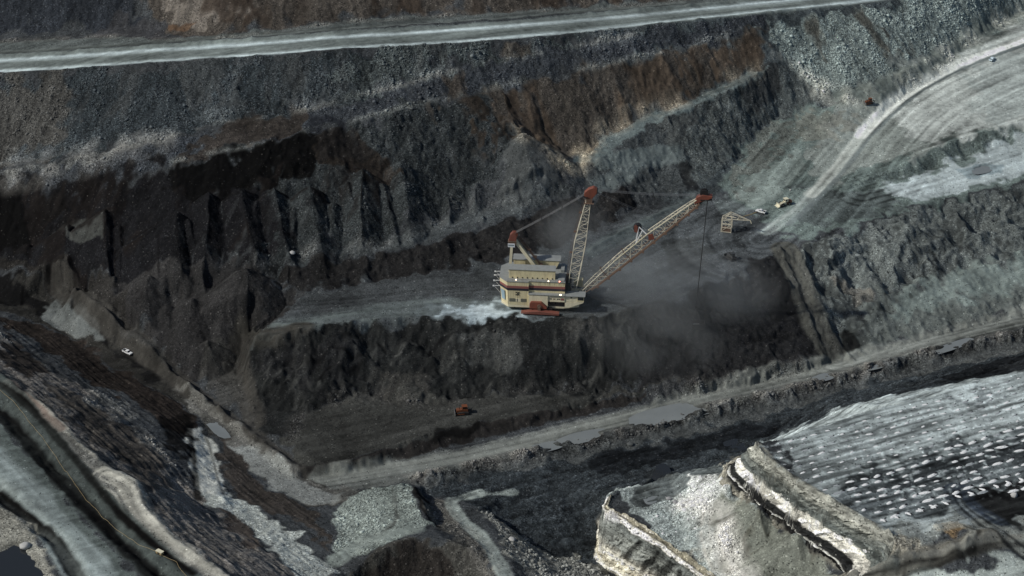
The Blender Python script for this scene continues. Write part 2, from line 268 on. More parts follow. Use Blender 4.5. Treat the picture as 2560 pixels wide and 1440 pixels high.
 ('p',[(-100,770),(0,800),(130,880),(240,965),(330,1000),(440,1080),(500,1075),(480,1035),(340,952),(180,852),(-100,745)],(44,39,36),.4,4,4,1),
 ('p',[(-120,860),(0,925),(110,1004),(270,1160),(340,1196),(420,1328),(571,1442),(780,1450),(640,1366),(530,1284),(440,1180),(330,1058),(230,985),(0,835)],(96,92,88),.5,4,4,1),
 ('p',[(100,940),(330,1060),(430,1170),(400,1240),(300,1160),(180,1060)],(58,54,50),.3,6,5,.8),
 ('p',[(0,830),(130,925),(60,950),(0,900)],(30,24,21),.3,5,4,.8),
 ('p',[(210,975),(300,1000),(330,1050),(280,1060),(230,1010)],(92,92,90),1,4,4,.6),
 ('p',[(330,1060),(410,1110),(430,1160),(380,1130)],(84,82,78),.9,4,4,.6),
 ('p',[(470,1070),(510,1072),(540,1130),(560,1230),(600,1250),(560,1275),(490,1230),(470,1150)],(168,168,161),.25,3,2,1),
 ('p',[(480,1235),(560,1230),(640,1270),(720,1330),(800,1390),(860,1450),(760,1450),(680,1370),(600,1300),(500,1262)],(150,153,148),.6,4,4,.9),
 ('p',[(540,1270),(600,1300),(660,1370),(620,1370),(560,1310)],(74,66,60),.3,4,3,.8),
 ('p',[(545,1090),(600,1150),(700,1240),(800,1300),(840,1370),(740,1300),(620,1260),(560,1200)],(58,53,49),.3,4,4,.9),
 ('p',[(420,1040),(470,1035),(480,1080),(450,1140),(420,1110)],(16,14,13),.1,4,4,.8),  # shade in the gap left of the ramp, painted near black
 ('l',[(60,985),(150,1068),(220,1140),(290,1190),(330,1240),(360,1290),(420,1345),(500,1405),(600,1470)],3.2,(142,139,130),1.6,.75),
 ('l',[(265,1190),(320,1222),(350,1280),(410,1345),(470,1390)],6,(166,163,153),2,.75),
 ('l',[(20,955),(80,1010),(150,1070)],2.6,(112,100,92),1.5,.4),
 ('l',[(474,1062),(476,1100),(484,1150),(490,1200),(494,1245)],1.3,(12,11,10),1.2,.2),  # narrow shadow of the same gap, drawn as a dark line
 ('l',[(508,1075),(525,1120),(540,1180),(556,1235)],.5,(70,68,64),.8,.3),
 # left top roads
 ('l',[(-20,955),(60,1010),(150,1110),(210,1180),(300,1290),(400,1378),(480,1438)],1.5,(22,21,19),1.2,.3),  # shadow between berm and pale crest, painted as a dark line
 ('l',[(-120,905),(0,985),(90,1090),(200,1220),(320,1340),(430,1440),(520,1530)],7.5,(66,71,69),1.5,.15),
 ('l',[(-130,960),(0,1030),(100,1140),(230,1280),(350,1400),(430,1480)],3.2,(20,20,20),1.5,.2),
 ('p',[(-150,1000),(0,1062),(150,1232),(280,1372),(360,1470),(200,1470),(130,1332),(0,1215),(-150,1150)],(80,86,84),.15,2,1.5,1),
 ('l',[(-100,1085),(0,1160),(120,1290),(250,1440)],6,(134,142,141),3,.45),
 ('l',[(-100,1130),(0,1205),(90,1290),(190,1440)],4,(128,135,133),3,.45),
 ('l',[(-60,1190),(0,1232),(90,1310),(140,1350),(200,1450)],3,(22,21,20),1.5,.2),  # ditch in shadow, its shade put into the colour
 ('p',[(-100,1250),(0,1262),(90,1330),(130,1400),(160,1470),(-100,1470)],(122,120,112),.6,3,3,1),
 # bottom middle
 ('p',[(840,1290),(870,1240),(1000,1210),(1030,1216),(1066,1300),(1090,1320),(1000,1345),(900,1400),(850,1380)],(106,112,108),.85,3,3,1),
 ('p',[(1034,1220),(1062,1275),(1092,1318),(1100,1316),(1084,1280),(1056,1230)],(26,25,24),.1,1.5,1.5,.9),
 ('p',[(1060,1240),(1110,1250),(1190,1340),(1230,1400),(1240,1460),(1160,1460),(1130,1360),(1090,1310)],(82,80,76),.8,3,3,.9),
 ('p',[(880,1440),(920,1385),(1000,1348),(1090,1350),(1180,1375),(1240,1440),(1240,1480),(880,1480)],(62,61,58),.6,3,3,1),
 ('p',[(905,1440),(950,1390),(1045,1345),(1105,1360),(1150,1440),(1100,1480),(920,1480)],(42,39,37),.5,3,3,.9),
 ('p',[(1200,1270),(1290,1330),(1400,1400),(1500,1400),(1560,1470),(1320,1470),(1260,1360)],(98,98,94),.9,4,4,1),
 ('l',[(1290,1230),(1200,1236),(1150,1243)],1.3,(126,132,128),1.2,.5),
 ('l',[(1200,1234),(1150,1243),(1128,1260),(1160,1305),(1205,1345),(1240,1395),(1265,1445),(1280,1500)],2.9,(128,134,130),1.3,.45),
 ('l',[(980,1216),(988,1260),(990,1300),(960,1330)],.9,(58,58,56),1.2,.5),
 ('l',[(840,1400),(900,1362),(960,1342),(1040,1322)],4,(112,118,114),2,.3),
 # lower bench of the highwall
 ('p',[(1515,1250),(1545,1226),(1600,1216),(1780,1166),(1875,1138),(1812,1200),(1890,1268),(2100,1430),(2000,1500),(1800,1470),(1640,1338)],(126,132,130),.8,3,3,1),
 ('p',[(1600,1216),(1780,1165),(1870,1140),(1840,1168),(1740,1200),(1620,1262),(1580,1262)],(74,78,78),.2,3,2,.9),
 ('p',[(1720,1190),(1800,1190),(1830,1240),(1780,1290),(1700,1280)],(176,176,172),.9,4,3,.7),
 ('p',[(1780,1290),(1812,1218),(1892,1272),(1935,1302),(1985,1340),(2060,1390),(2120,1440),(1900,1470),(1790,1410)],(110,112,104),.35,3,2,1),
 ('l',[(1790,1290),(1790,1340),(1820,1420),(1860,1460)],6,(168,166,160),3,.5),
 # bench with the drill cuttings
 ('p',[(1890,1112),(2560,925),(2700,885),(2700,1290),(2330,1330),(2240,1350),(2080,1255),(1985,1200)],(127,133,133),.15,2,2,1),
 ('p',[(1900,1108),(2560,927),(2560,950),(2100,1085),(1930,1150)],(142,149,149),.15,6,5,.6),
 ('p',[(2060,1235),(2150,1182),(2330,1132),(2420,1100),(2700,1028),(2700,1180),(2400,1250),(2240,1310),(2180,1300)],(60,64,66),.2,6,6,.9),
 ('p',[(2200,1200),(2300,1170),(2420,1130),(2560,1080),(2700,1045),(2700,1120),(2400,1195),(2260,1240)],(40,43,45),.2,8,5,.8),
 ('p',[(2380,1010),(2480,975),(2500,985),(2400,1030)],(64,68,70),.2,5,5,.7),
 ('p',[(2540,905),(2700,870),(2700,960),(2570,950),(2480,925)],(40,42,44),.2,5,4,.8),
 ('p',[(2220,1340),(2400,1275),(2440,1300),(2330,1350),(2270,1372)],(96,99,97),.4,5,4,.9),
 ('p',[(2420,1240),(2470,1225),(2700,1160),(2700,1290),(2520,1300),(2460,1280)],(18,17,17),.1,4,4,.95),
 ('l',[(2395,1230),(2410,1260),(2450,1290),(2510,1330),(2580,1380)],5.5,(46,52,60),1.5,.4),
 ('p',[(2440,1310),(2540,1300),(2700,1290),(2700,1380),(2500,1390),(2420,1350)],(100,102,98),.4,5,4,.8),
 ('p',[(2340,1325),(2400,1315),(2440,1345),(2400,1360)],(112,92,66),.5,3,3,.7),
 ('l',[(2140,1440),(2260,1408),(2380,1380),(2480,1345)],4,(84,82,76),2,.3),
 ('p',[(2200,1450),(2350,1415),(2560,1400),(2700,1400),(2700,1480),(2180,1480)],(140,146,142),.2,5,4,.9),
 ('p',[(2230,1345),(2300,1370),(2260,1410),(2150,1445),(2100,1440)],(118,114,104),.8,4,4,.9),
]
# windrows and berms: points, height m, half width m
BERMS = [([(0,140),(400,114),(850,79),(1287,47),(1710,16),(2000,-12)],1.0,1.6),
 ([(0,186),(400,158),(850,126),(1287,101),(1710,55),(2100,14)],.9,1.3),
 ([(150,695),(230,765),(300,832),(400,912),(500,998),(620,1088),(740,1188)],3.4,2.3),
 ([(1060,1198),(1200,1160),(1400,1118),(1600,1068),(1800,1015),(2000,968),(2200,915),(2400,866),(2700,800)],1.6,3.0),
 ([(1600,1213),(1670,1188),(1780,1162),(1872,1135)],.8,1.5),
 ([(0,1012),(100,1118),(230,1262),(350,1380),(460,1480)],-2.5,3.2),
 ([(-40,948),(40,1024),(120,1124),(220,1244),(330,1344),(430,1430)],.6,2.5),
 ([(-60,1190),(0,1232),(90,1310),(140,1350),(200,1450)],-2.5,3),
 ([(2100,246),(2180,222),(2300,168),(2400,112),(2500,60)],1.0,2.4),
 ([(1480,622),(1600,558),(1740,490)],.9,1.5),([(1480,645),(1600,580),(1740,512)],-.8,1.6),
 ([(1896,1118),(1935,1168),(1985,1203),(2080,1260),(2180,1314),(2230,1342)],1.0,2.0),
 ([(2130,1442),(2260,1402),(2380,1374),(2480,1340)],2.0,3.0),
 ([(2340,1325),(2400,1330),(2425,1360),(2390,1385)],1.8,3.5),
 ([(1955,620),(1990,690),(2018,760),(2046,830),(2080,892)],-.6,2.5),
 ([(1945,624),(1985,700),(2008,760),(2036,830),(2064,890)],1.2,1.6),([(2000,630),(2026,700),(2050,760),(2076,820),(2108,880)],1.0,1.5),
 ([(640,836),(800,817),(1000,798),(1290,794),(1480,798)],.8,1.6),
]
LATE = [
 ('l',[(-20,950),(60,1004),(150,1104),(212,1176),(302,1286),(402,1374),(482,1434)],1.5,(20,19,18),1.0,.25),  # berm's edge shadow painted again over the road strip
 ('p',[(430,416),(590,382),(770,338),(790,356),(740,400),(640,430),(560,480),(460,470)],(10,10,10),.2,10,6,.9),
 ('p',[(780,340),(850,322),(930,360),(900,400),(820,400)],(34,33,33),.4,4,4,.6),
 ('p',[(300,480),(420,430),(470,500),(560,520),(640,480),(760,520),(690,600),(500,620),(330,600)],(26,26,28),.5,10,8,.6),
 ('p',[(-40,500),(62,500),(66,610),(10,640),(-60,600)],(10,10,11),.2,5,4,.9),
 ('p',[(0,430),(200,394),(290,372),(280,392),(190,410),(-40,450)],(92,93,91),1,4,4,.45),
 ('l',[(2345,1328),(2395,1318),(2428,1340),(2405,1378),(2340,1402),(2250,1428),(2150,1452)],1.8,(128,127,119),1.0,.4),
 ('l',[(2410,1322),(2444,1342),(2424,1384),(2350,1412),(2262,1438)],1.0,(34,33,31),.9,.3),
 ('l',[(2130,1446),(2260,1412),(2380,1384),(2480,1350),(2560,1340)],1.4,(96,95,90),1.0,.4),
 ('l',[(2150,1454),(2270,1424),(2390,1396),(2490,1366),(2570,1360)],1.2,(32,31,29),1.0,.4),
 ('l',[(2400,1236),(2412,1262),(2452,1294),(2512,1332),(2580,1384)],.7,(20,22,25),.8,.2),
 ('l',[(2386,1232),(2396,1262),(2440,1304),(2500,1346),(2560,1396)],.7,(24,26,28),.8,.2),
 ('l',[(1900,1120),(1945,1170),(1995,1204),(2080,1258),(2170,1308),(2230,1340)],1.5,(126,124,114),1.2,.5),
]

# ------------------------------------------------------------------ noise
rng = np.random.RandomState(7)
_P = rng.permutation(4096).astype(np.int32)
_V = rng.rand(4096).astype(np.float32) * 2 - 1
def vnoise(x, y, seed=0):
    xi = np.floor(x).astype(np.int32); yi = np.floor(y).astype(np.int32)
    fx = (x - xi).astype(np.float32); fy = (y - yi).astype(np.float32)
    fx = fx * fx * (3 - 2 * fx); fy = fy * fy * (3 - 2 * fy)
    def hsh(i, j): return _V[(_P[(i + seed * 37) & 4095] + j * 57) & 4095]
    a = hsh(xi, yi); b = hsh(xi + 1, yi); c = hsh(xi, yi + 1); d = hsh(xi + 1, yi + 1)
    return (a + (b - a) * fx) * (1 - fy) + (c + (d - c) * fx) * fy
def fbm(x, y, sc, octv=4, seed=0, gain=0.5):
    o = 0.0; amp = 1.0; f = 1.0 / sc; tot = 0
    for k in range(octv):
        c, s_ = math.cos(0.6 * k + seed), math.sin(0.6 * k + seed)
        o = o + amp * vnoise((x * c - y * s_) * f + 17.3 * k, (x * s_ + y * c) * f + 9.1 * k, seed + k)
        tot += amp; amp *= gain; f *= 2.03
    return o / tot * 1.6

# ------------------------------------------------------------------ grid axes (fine in the pit, coarse towards the horizon)
def axis(lo, hi, step, fine=None, far=6000.0):
    a = [lo]
    while a[-1] < hi:
        st = step
        if fine and fine[0] < a[-1] < fine[1]: st = fine[2]
        a.append(a[-1] + st)
    up = [a[-1]]; st = step
    while up[-1] < far: st *= 1.35; up.append(up[-1] + st)
    dn = [a[0]]; st = step
    while dn[-1] > -far: st *= 1.35; dn.append(dn[-1] - st)
    return np.array(dn[:0:-1] + a + up[1:], dtype=np.float64)
STEP = 0.55
XS = axis(-300, 330, STEP, (38, 150, 0.42)); YS = axis(540, 1085, STEP, (570, 665, 0.42))
NX, NY = len(XS), len(YS)
XX, YY = np.meshgrid(XS.astype(np.float32), YS.astype(np.float32))      # [iy, ix]

# ------------------------------------------------------------------ triangulated base surface
def build_base():
    vs, zs, es = [], [], []
    for n, l in LINES.items():
        pts = [np.array((*at(*p), p[2])) for p in l]
        q = [pts[0]]
        for i in range(len(pts) - 1):
            p0, p1, p2, p3 = pts[max(i - 1, 0)], pts[i], pts[i + 1], pts[min(i + 2, len(pts) - 1)]
            ns = max(1, int(np.hypot(*(p2 - p1)[:2]) / 7.0))
            tl = np.hypot(*(p2 - p1)[:2])
            m1 = (p2 - p0) / max(np.hypot(*(p2 - p0)[:2]), 1e-6) * tl; m2 = (p3 - p1) / max(np.hypot(*(p3 - p1)[:2]), 1e-6) * tl
            for s_ in range(1, ns + 1):
                t = s_ / ns; lin = p1 + (p2 - p1) * t
                h = (2*t**3 - 3*t**2 + 1) * p1 + (t**3 - 2*t**2 + t) * m1 + (-2*t**3 + 3*t**2) * p2 + (t**3 - t**2) * m2
                q.append(lin * 0.6 + h * 0.4)
        k = len(vs)
        for p in q:
            vs.append((p[0], p[1])); zs.append(float(p[2]))
        es += [(k + i, k + i + 1) for i in range(len(q) - 1)]
    zs_a = np.array(zs); va = np.array(vs)
    for r_ in (900, 6500):
        for a in range(24):
            x, y = r_ * math.cos(a * math.pi / 12), 780 + r_ * math.sin(a * math.pi / 12)
            i = np.argmin((va[:, 0] - x) ** 2 + (va[:, 1] - y) ** 2)
            vs.append((x, y)); zs.append(float(zs_a[i]) * (0.6 if r_ > 1000 else 1) + (15 if r_ > 1000 else 0))
    V2 = [Vector((a, b)) for a, b in vs]
    ov, oe, of, orv, ore, orf = delaunay_2d_cdt(V2, es, [], 0, 1e-4)
    oz = []
    for k, v in enumerate(ov):
        if orv[k]: oz.append(sum(zs[i] for i in orv[k]) / len(orv[k]))
        else:
            d = [((v[0] - a) ** 2 + (v[1] - b) ** 2) for a, b in vs]; i = int(np.argmin(d)); oz.append(zs[i])
            print('crossing near', [round(c) for c in proj(v[0], v[1], zs[i])])
    Z = np.zeros((NY, NX), dtype=np.float32)
    for f in of:
        (x0, y0), (x1, y1), (x2, y2) = [(ov[i][0], ov[i][1]) for i in f[:3]]
        i0 = np.searchsorted(XS, min(x0, x1, x2) - 1e-6); i1 = np.searchsorted(XS, max(x0, x1, x2) + 1e-6)
        j0 = np.searchsorted(YS, min(y0, y1, y2) - 1e-6); j1 = np.searchsorted(YS, max(y0, y1, y2) + 1e-6)
        if i1 <= i0 or j1 <= j0: continue
        gx, gy = np.meshgrid(XS[i0:i1], YS[j0:j1])
        den = (y1 - y2) * (x0 - x2) + (x2 - x1) * (y0 - y2)
        if abs(den) < 1e-9: continue
        a = ((y1 - y2) * (gx - x2) + (x2 - x1) * (gy - y2)) / den
        b = ((y2 - y0) * (gx - x2) + (x0 - x2) * (gy - y2)) / den
        c = 1 - a - b
        m = (a >= -1e-6) & (b >= -1e-6) & (c >= -1e-6)
        Z[j0:j1, i0:i1][m] = (a * oz[f[0]] + b * oz[f[1]] + c * oz[f[2]])[m]
    return Z
def blur(a, n):
    for _ in range(n):
        p = np.pad(a, 1, mode='edge')
        a = (p[1:-1, :-2] + 2 * p[1:-1, 1:-1] + p[1:-1, 2:]) * .25
        p = np.pad(a, 1, mode='edge')
        a = (p[:-2, 1:-1] + 2 * p[1:-1, 1:-1] + p[2:, 1:-1]) * .25
    return a
ZB = blur(build_base(), 2)
print('base', round(time.time() - T0, 1))
def hgt(x, y, Z=None):
    Z = ZB if Z is None else Z
    x = np.asarray(x, float); y = np.asarray(y, float)
    i = np.clip(np.searchsorted(XS, x) - 1, 0, NX - 2); j = np.clip(np.searchsorted(YS, y) - 1, 0, NY - 2)
    fx = (x - XS[i]) / (XS[i + 1] - XS[i]); fy = (y - YS[j]) / (YS[j + 1] - YS[j])
    return (Z[j, i] * (1 - fx) + Z[j, i + 1] * fx) * (1 - fy) + (Z[j + 1, i] * (1 - fx) + Z[j + 1, i + 1] * fx) * fy
def hit(u, v, Z=None):
    """where the line of sight through (u, v) meets the ground"""
    d = ray(u, v); t = np.arange(500, 1700, 0.5)
    h = hgt(d[0] * t, d[1] * t, Z) - (CAM_H + d[2] * t)
    k = np.argmax(h > 0)
    t0 = t[k] - 0.5 * h[k] / max(h[k] - h[k - 1], 1e-6)
    return d[0] * t0, d[1] * t0

# ------------------------------------------------------------------ shape the ground
# crests and toes wander: the base surface is read at slightly shifted places, most of all along the rock faces
amp_ = np.full((NY, NX), .5, np.float32)
for pts_, a_ in (([(1500,1200),(1900,1090),(2260,1320),(2300,1440),(1760,1600),(1480,1420)], .35), ([(620,800),(1480,770),(1960,610),(2560,440),(2560,660),(2090,900),(1500,1000),(780,1060),(600,1000)], 1.2)):
    P_ = [hit(u, v, ZB) for u, v in pts_]; px0, px1 = min(p[0] for p in P_), max(p[0] for p in P_); py0, py1 = min(p[1] for p in P_), max(p[1] for p in P_)
    amp_[np.searchsorted(YS, py0):np.searchsorted(YS, py1), np.searchsorted(XS, px0):np.searchsorted(XS, px1)] = a_
amp_ = blur(amp_, 8)
ZB = hgt(XX + amp_ * (1.6 * fbm(XX, YY, 8, 3, 201) + .7 * fbm(XX, YY, 2.6, 2, 203)), YY + amp_ * (1.6 * fbm(XX, YY, 8, 3, 202) + .7 * fbm(XX, YY, 2.6, 2, 204)), ZB).astype(np.float32)
hm = ZB.copy()
CONE_AT = []
for (u, v, h) in CONES:
    x, y = hit(u, v, ZB + h); CONE_AT.append((x, y, float(hgt(x, y)) + h))
for k, (x, y, z) in enumerate(CONE_AT):
    r_ = 46
    i0, i1 = np.searchsorted(XS, [x - r_, x + r_]); j0, j1 = np.searchsorted(YS, [y - r_, y + r_])
    gx, gy = XX[j0:j1, i0:i1] - x, YY[j0:j1, i0:i1] - y
    u0, v0, h0 = CONES[k][:3]
    rk_ = np.random.RandomState(k); th = rk_.uniform(-.25, .12) - math.pi / 2 + .22        # the way the tipped ridge runs downhill
    a = gx * math.cos(th) + gy * math.sin(th); p = -gx * math.sin(th) + gy * math.cos(th) + .5 * vnoise(gx / 6 + k, gy / 6, 5)
    d = np.hypot(gx, gy); an = np.arctan2(gy, gx)
    w = 1 + .07 * vnoise(np.cos(an) * 1.6 + k * 3.1, np.sin(an) * 1.6 + k, 5)
    ridge = np.where(a > 0, .52 * a, -.72 * a) + .72 * np.abs(p) * np.where(p > 0, 1.0, .92)
    cone = (.5 * np.hypot(d, .5) + .40 * (np.abs(a) + np.abs(p))) * .72 * w
    zc = z - (ridge if (v0 < 610 and u0 < 1250 and h0 < 8) else cone) + .22 * fbm(gx + k * 9, gy, 4, 3, 4)
    w0 = hm[j0:j1, i0:i1]; keep = np.clip((w0 - (z - 27)) / 4, 0, 1)         # a cone does not fill the pits beyond its foot
    hm[j0:j1, i0:i1] = w0 + (np.maximum(w0, zc) - w0) * keep
def seg_dist(pts, pad):
    """signed distance and length along a world polyline, on the grid window around it"""
    P = np.array(pts); 
    i0, i1 = np.searchsorted(XS, [P[:, 0].min() - pad, P[:, 0].max() + pad]); j0, j1 = np.searchsorted(YS, [P[:, 1].min() - pad, P[:, 1].max() + pad])
    gx, gy = XX[j0:j1, i0:i1], YY[j0:j1, i0:i1]
    best = np.full(gx.shape, 1e9, np.float32); al = np.zeros(gx.shape, np.float32); sg = np.zeros(gx.shape, np.float32); s0 = 0.0
    for k in range(len(P) - 1):
        dx, dy = P[k + 1] - P[k]; ln = math.hypot(dx, dy)
        if ln < 1e-6: continue
        t = np.clip(((gx - P[k, 0]) * dx + (gy - P[k, 1]) * dy) / ln ** 2, 0, 1)
        px, py = gx - P[k, 0] - t * dx, gy - P[k, 1] - t * dy
        d = np.hypot(px, py); m = d < best
        best[m] = d[m]; al[m] = (s0 + t * ln)[m]; sg[m] = np.sign(px * dy - py * dx)[m]
        s0 += ln
    return (j0, j1, i0, i1), best, sg * best, al
def smooth_line(pts):
    P = [np.array(p, float) for p in pts]; q = [P[0]]
    for i in range(len(P) - 1):
        p0, p1, p2, p3 = P[max(i - 1, 0)], P[i], P[i + 1], P[min(i + 2, len(P) - 1)]
        for s_ in range(1, 5):
            t = s_ / 4
            q.append(.5 * (2 * p1 + (p2 - p0) * t + (2 * p0 - 5 * p1 + 4 * p2 - p3) * t * t + (3 * p1 - p0 - 3 * p2 + p3) * t ** 3))
    return q
hm0 = hm.copy()
def on_ground(pts): return [hit(p[0], p[1], hm0) for p in pts]
for pts, h, w in BERMS:
    W = smooth_line(on_ground(pts))
    (j0, j1, i0, i1), d, sd_, al = seg_dist(W, w * 4)
    hm[j0:j1, i0:i1] += h * np.exp(-(d / w) ** 2) * (1 + .45 * vnoise(al / 4.0, sd_ / 6, 3))
print('berms', round(time.time() - T0, 1))
# slope and downhill direction of the smoothed ground
hs = blur(hm, 6)
gy_, gx_ = np.gradient(hs, YS, XS)
gy_ = gy_.astype(np.float32); gx_ = gx_.astype(np.float32)
gl = np.hypot(gx_, gy_); slope = np.clip((gl - .12) / .35, 0, 1)
dx_, dy_ = -gx_ / (gl + 1e-4), -gy_ / (gl + 1e-4)
def flow(scale, length, n, seed):
    o = 0
    for k in range(n):
        t = (k / (n - 1) - .5) * length
        o = o + vnoise((XX + dx_ * t) / scale, (YY + dy_ * t) / scale, seed)
    return np.clip(o / n * 2.6, -1.5, 1.5)
rill = flow(1.4, 16, 9, 11)
rill2 = flow(4.2, 44, 11, 12)
rill3 = flow(11.0, 70, 11, 13)
N6 = fbm(XX, YY, 9.0, 4, 21); N1 = fbm(XX, YY, 1.7, 3, 22); N30 = fbm(XX, YY, 38.0, 4, 23)
WX, WY = fbm(XX, YY, 7, 3, 31), fbm(XX, YY, 7, 3, 32)
ca, sa = math.cos(R(24)), math.sin(R(24))
STR = (vnoise((XX * ca + YY * sa) / 22, (-XX * sa + YY * ca) / 1.5, 41) + vnoise((XX * ca + YY * sa) / 60, (-XX * sa + YY * ca) / 4.2, 42)) * .6
print('noise', round(time.time() - T0, 1))
# bedding lines along the left end wall
ew = np.array((.64, -.77)); EA = XX * ew[0] + YY * ew[1]; EC = XX * ew[1] - YY * ew[0]
STRW = (vnoise(EA / 22, EC / 1.0, 44) + .5 * vnoise(EA / 50, EC / 3.0, 45) + .7 * vnoise(EA / 9, EC / .75, 46)) * .7
RK = np.ones((NY, NX), np.float32); EW = np.zeros((NY, NX), np.float32); BB = np.zeros((NY, NX), np.float32); BLK = np.zeros((NY, NX), np.float32)
# ------------------------------------------------------------------ soils, with the cloud shade in their colours
def lin(c): 
    c = np.array(c, float) / 255
    return np.where(c <= .04045, c / 12.92, ((c + .055) / 1.055) ** 2.4)
KL = np.array((.785, .765, .78))
col = np.empty((NY, NX, 3), np.float32); col[:] = lin((56, 58, 60)) / KL
rub = np.full((NY, NX), .5, np.float32)
ZID = np.zeros((NY, NX), np.int8)                                     # 1 = haul road, 2 = pit floor
def poly_in(pts, soft, wander):
    P = np.array(pts); pad = soft + wander + 1
    i0, i1 = np.searchsorted(XS, [P[:, 0].min() - pad, P[:, 0].max() + pad]); j0, j1 = np.searchsorted(YS, [P[:, 1].min() - pad, P[:, 1].max() + pad])
    if i1 - i0 < 2 or j1 - j0 < 2: return None
    gx = XX[j0:j1, i0:i1] + WX[j0:j1, i0:i1] * wander; gy = YY[j0:j1, i0:i1] + WY[j0:j1, i0:i1] * wander
    ins = np.zeros(gx.shape, bool); d2 = np.full(gx.shape, 1e9, np.float32)
    for k in range(len(P)):
        (x0, y0), (x1, y1) = P[k], P[(k + 1) % len(P)]
        dx, dy = x1 - x0, y1 - y0; L2 = dx * dx + dy * dy
        if L2 < 1e-9: continue
        t = np.clip(((gx - x0) * dx + (gy - y0) * dy) / L2, 0, 1)
        d2 = np.minimum(d2, (gx - x0 - t * dx) ** 2 + (gy - y0 - t * dy) ** 2)
        c = ((y0 > gy) != (y1 > gy))
        if dy: ins ^= c & (gx < dx * (gy - y0) / dy + x0)
    sdist = np.sqrt(d2) * np.where(ins, 1, -1)
    return (j0, j1, i0, i1), np.clip(sdist / max(soft, .3) + .5, 0, 1)
def setm(A, pts, v, soft=8):
    (j0, j1, i0, i1), m = poly_in(on_ground(pts), soft, 3)
    A[j0:j1, i0:i1] += (v - A[j0:j1, i0:i1]) * m
END_WALL = [(-100,760),(60,800),(230,890),(420,985),(500,1070),(640,1180),(860,1262),(880,1330),(900,1460),(560,1460),(380,1300),(330,1210),(150,1075),(0,930),(-100,880)]
DIG = [(620,838),(900,804),(1290,797),(1480,800),(1600,770),(1800,705),(1945,626),(2030,830),(2080,898),(1850,940),(1550,972),(1200,992),(1050,1010),(900,986),(770,1032),(720,1096),(600,1000)]
RFACE = [(2000,620),(2130,578),(2560,466),(2700,440),(2700,615),(2350,690),(2105,880)]
EWK = np.ones((NY, NX), np.float32); setm(EWK, [(460,1050),(520,1060),(560,1200),(700,1310),(860,1420),(820,1460),(680,1370),(560,1290),(480,1240)], .25, 4)
setm(RK, END_WALL, .15); setm(EW, END_WALL, 1); setm(RK, DIG, .38, 12); setm(BLK, DIG, 1, 12); setm(RK, RFACE, .3); setm(BLK, RFACE, 1)
setm(BLK, [(690,674),(1250,556),(1480,488),(1600,515),(1250,655),(760,732)], .8); setm(RK, [(690,674),(1250,556),(1480,488),(1600,515),(1250,655),(760,732)], .5)
setm(BB, [(1890,1108),(2560,922),(2700,880),(2700,1290),(2330,1330),(2240,1350),(2080,1255),(1985,1200)], 1, 3)
def draw(z):
    if z[0] == 'p':
        _, pts, c, rb, soft, wander, a = z
        r_ = poly_in(on_ground(pts), soft * .5, wander * 1.2)
        if r_ is None: return
        (j0, j1, i0, i1), m = r_
        m = m * m * (3 - 2 * m) * a
        rub[j0:j1, i0:i1] += (rb - rub[j0:j1, i0:i1]) * m
    else:
        _, pts, w, c, soft, stk = z
        W = smooth_line(on_ground(pts))
        (j0, j1, i0, i1), d, sd_, al = seg_dist(W, w + soft + 2)
        dd = d + WX[j0:j1, i0:i1] * soft * .5
        m = np.clip((w - dd) / soft + .5, 0, 1) * (1 - np.clip(stk, 0, .9) * (.5 - .5 * np.clip(1.6 * vnoise(sd_ / 1.1, al / 45, 8) + .8 * vnoise(sd_ / 2.7, al / 30, 9), -1, 1)))
        rub[j0:j1, i0:i1] *= 1 - m * .8
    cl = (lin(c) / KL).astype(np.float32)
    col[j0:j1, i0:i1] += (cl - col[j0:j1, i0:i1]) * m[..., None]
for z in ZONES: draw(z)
def paint_line(pts, w, c, soft, stk, zid=0, amp=.35, fq=1.3):
    W = smooth_line(on_ground(pts))
    (j0, j1, i0, i1), d, sd_, al = seg_dist(W, w + soft + 2)
    m = np.clip((w - d) / soft + .5, 0, 1)
    st = 1 + amp * (vnoise(sd_ / fq, al / 90, 8) + .6 * vnoise(sd_ / (fq * 2.4), al / 50, 9))
    cl = (lin(c) / KL).astype(np.float32) * st[..., None]
    a = np.clip(m - stk * (.5 + .5 * vnoise(sd_ / 2.2, al / 30, 4)), 0, 1)
    col[j0:j1, i0:i1] += (cl - col[j0:j1, i0:i1]) * a[..., None]
    rub[j0:j1, i0:i1] *= 1 - m
    if zid: ZID[j0:j1, i0:i1][m > .5] = zid
# main haul road on top: grey carriageway and two pale wheel bands
cen = [(-150,170),(0,160),(400,134),(850,101),(1287,73),(1710,34),(2100,-6),(2400,-55)]
paint_line(cen, 11.5, (98, 104, 102), 1.5, 0, 1, .18)
for off, w_ in ((-9, 2.1), (19, 2.0)):
    paint_line([(u, v + off * (1.0 if u < 1300 else .8)) for u, v in cen], w_, (166, 176, 177), 3.2, .15, 0, .15, .9)
paint_line([(u, v - 29) for u, v in cen[:6]], 2.0, (80, 84, 82), 2, .2)
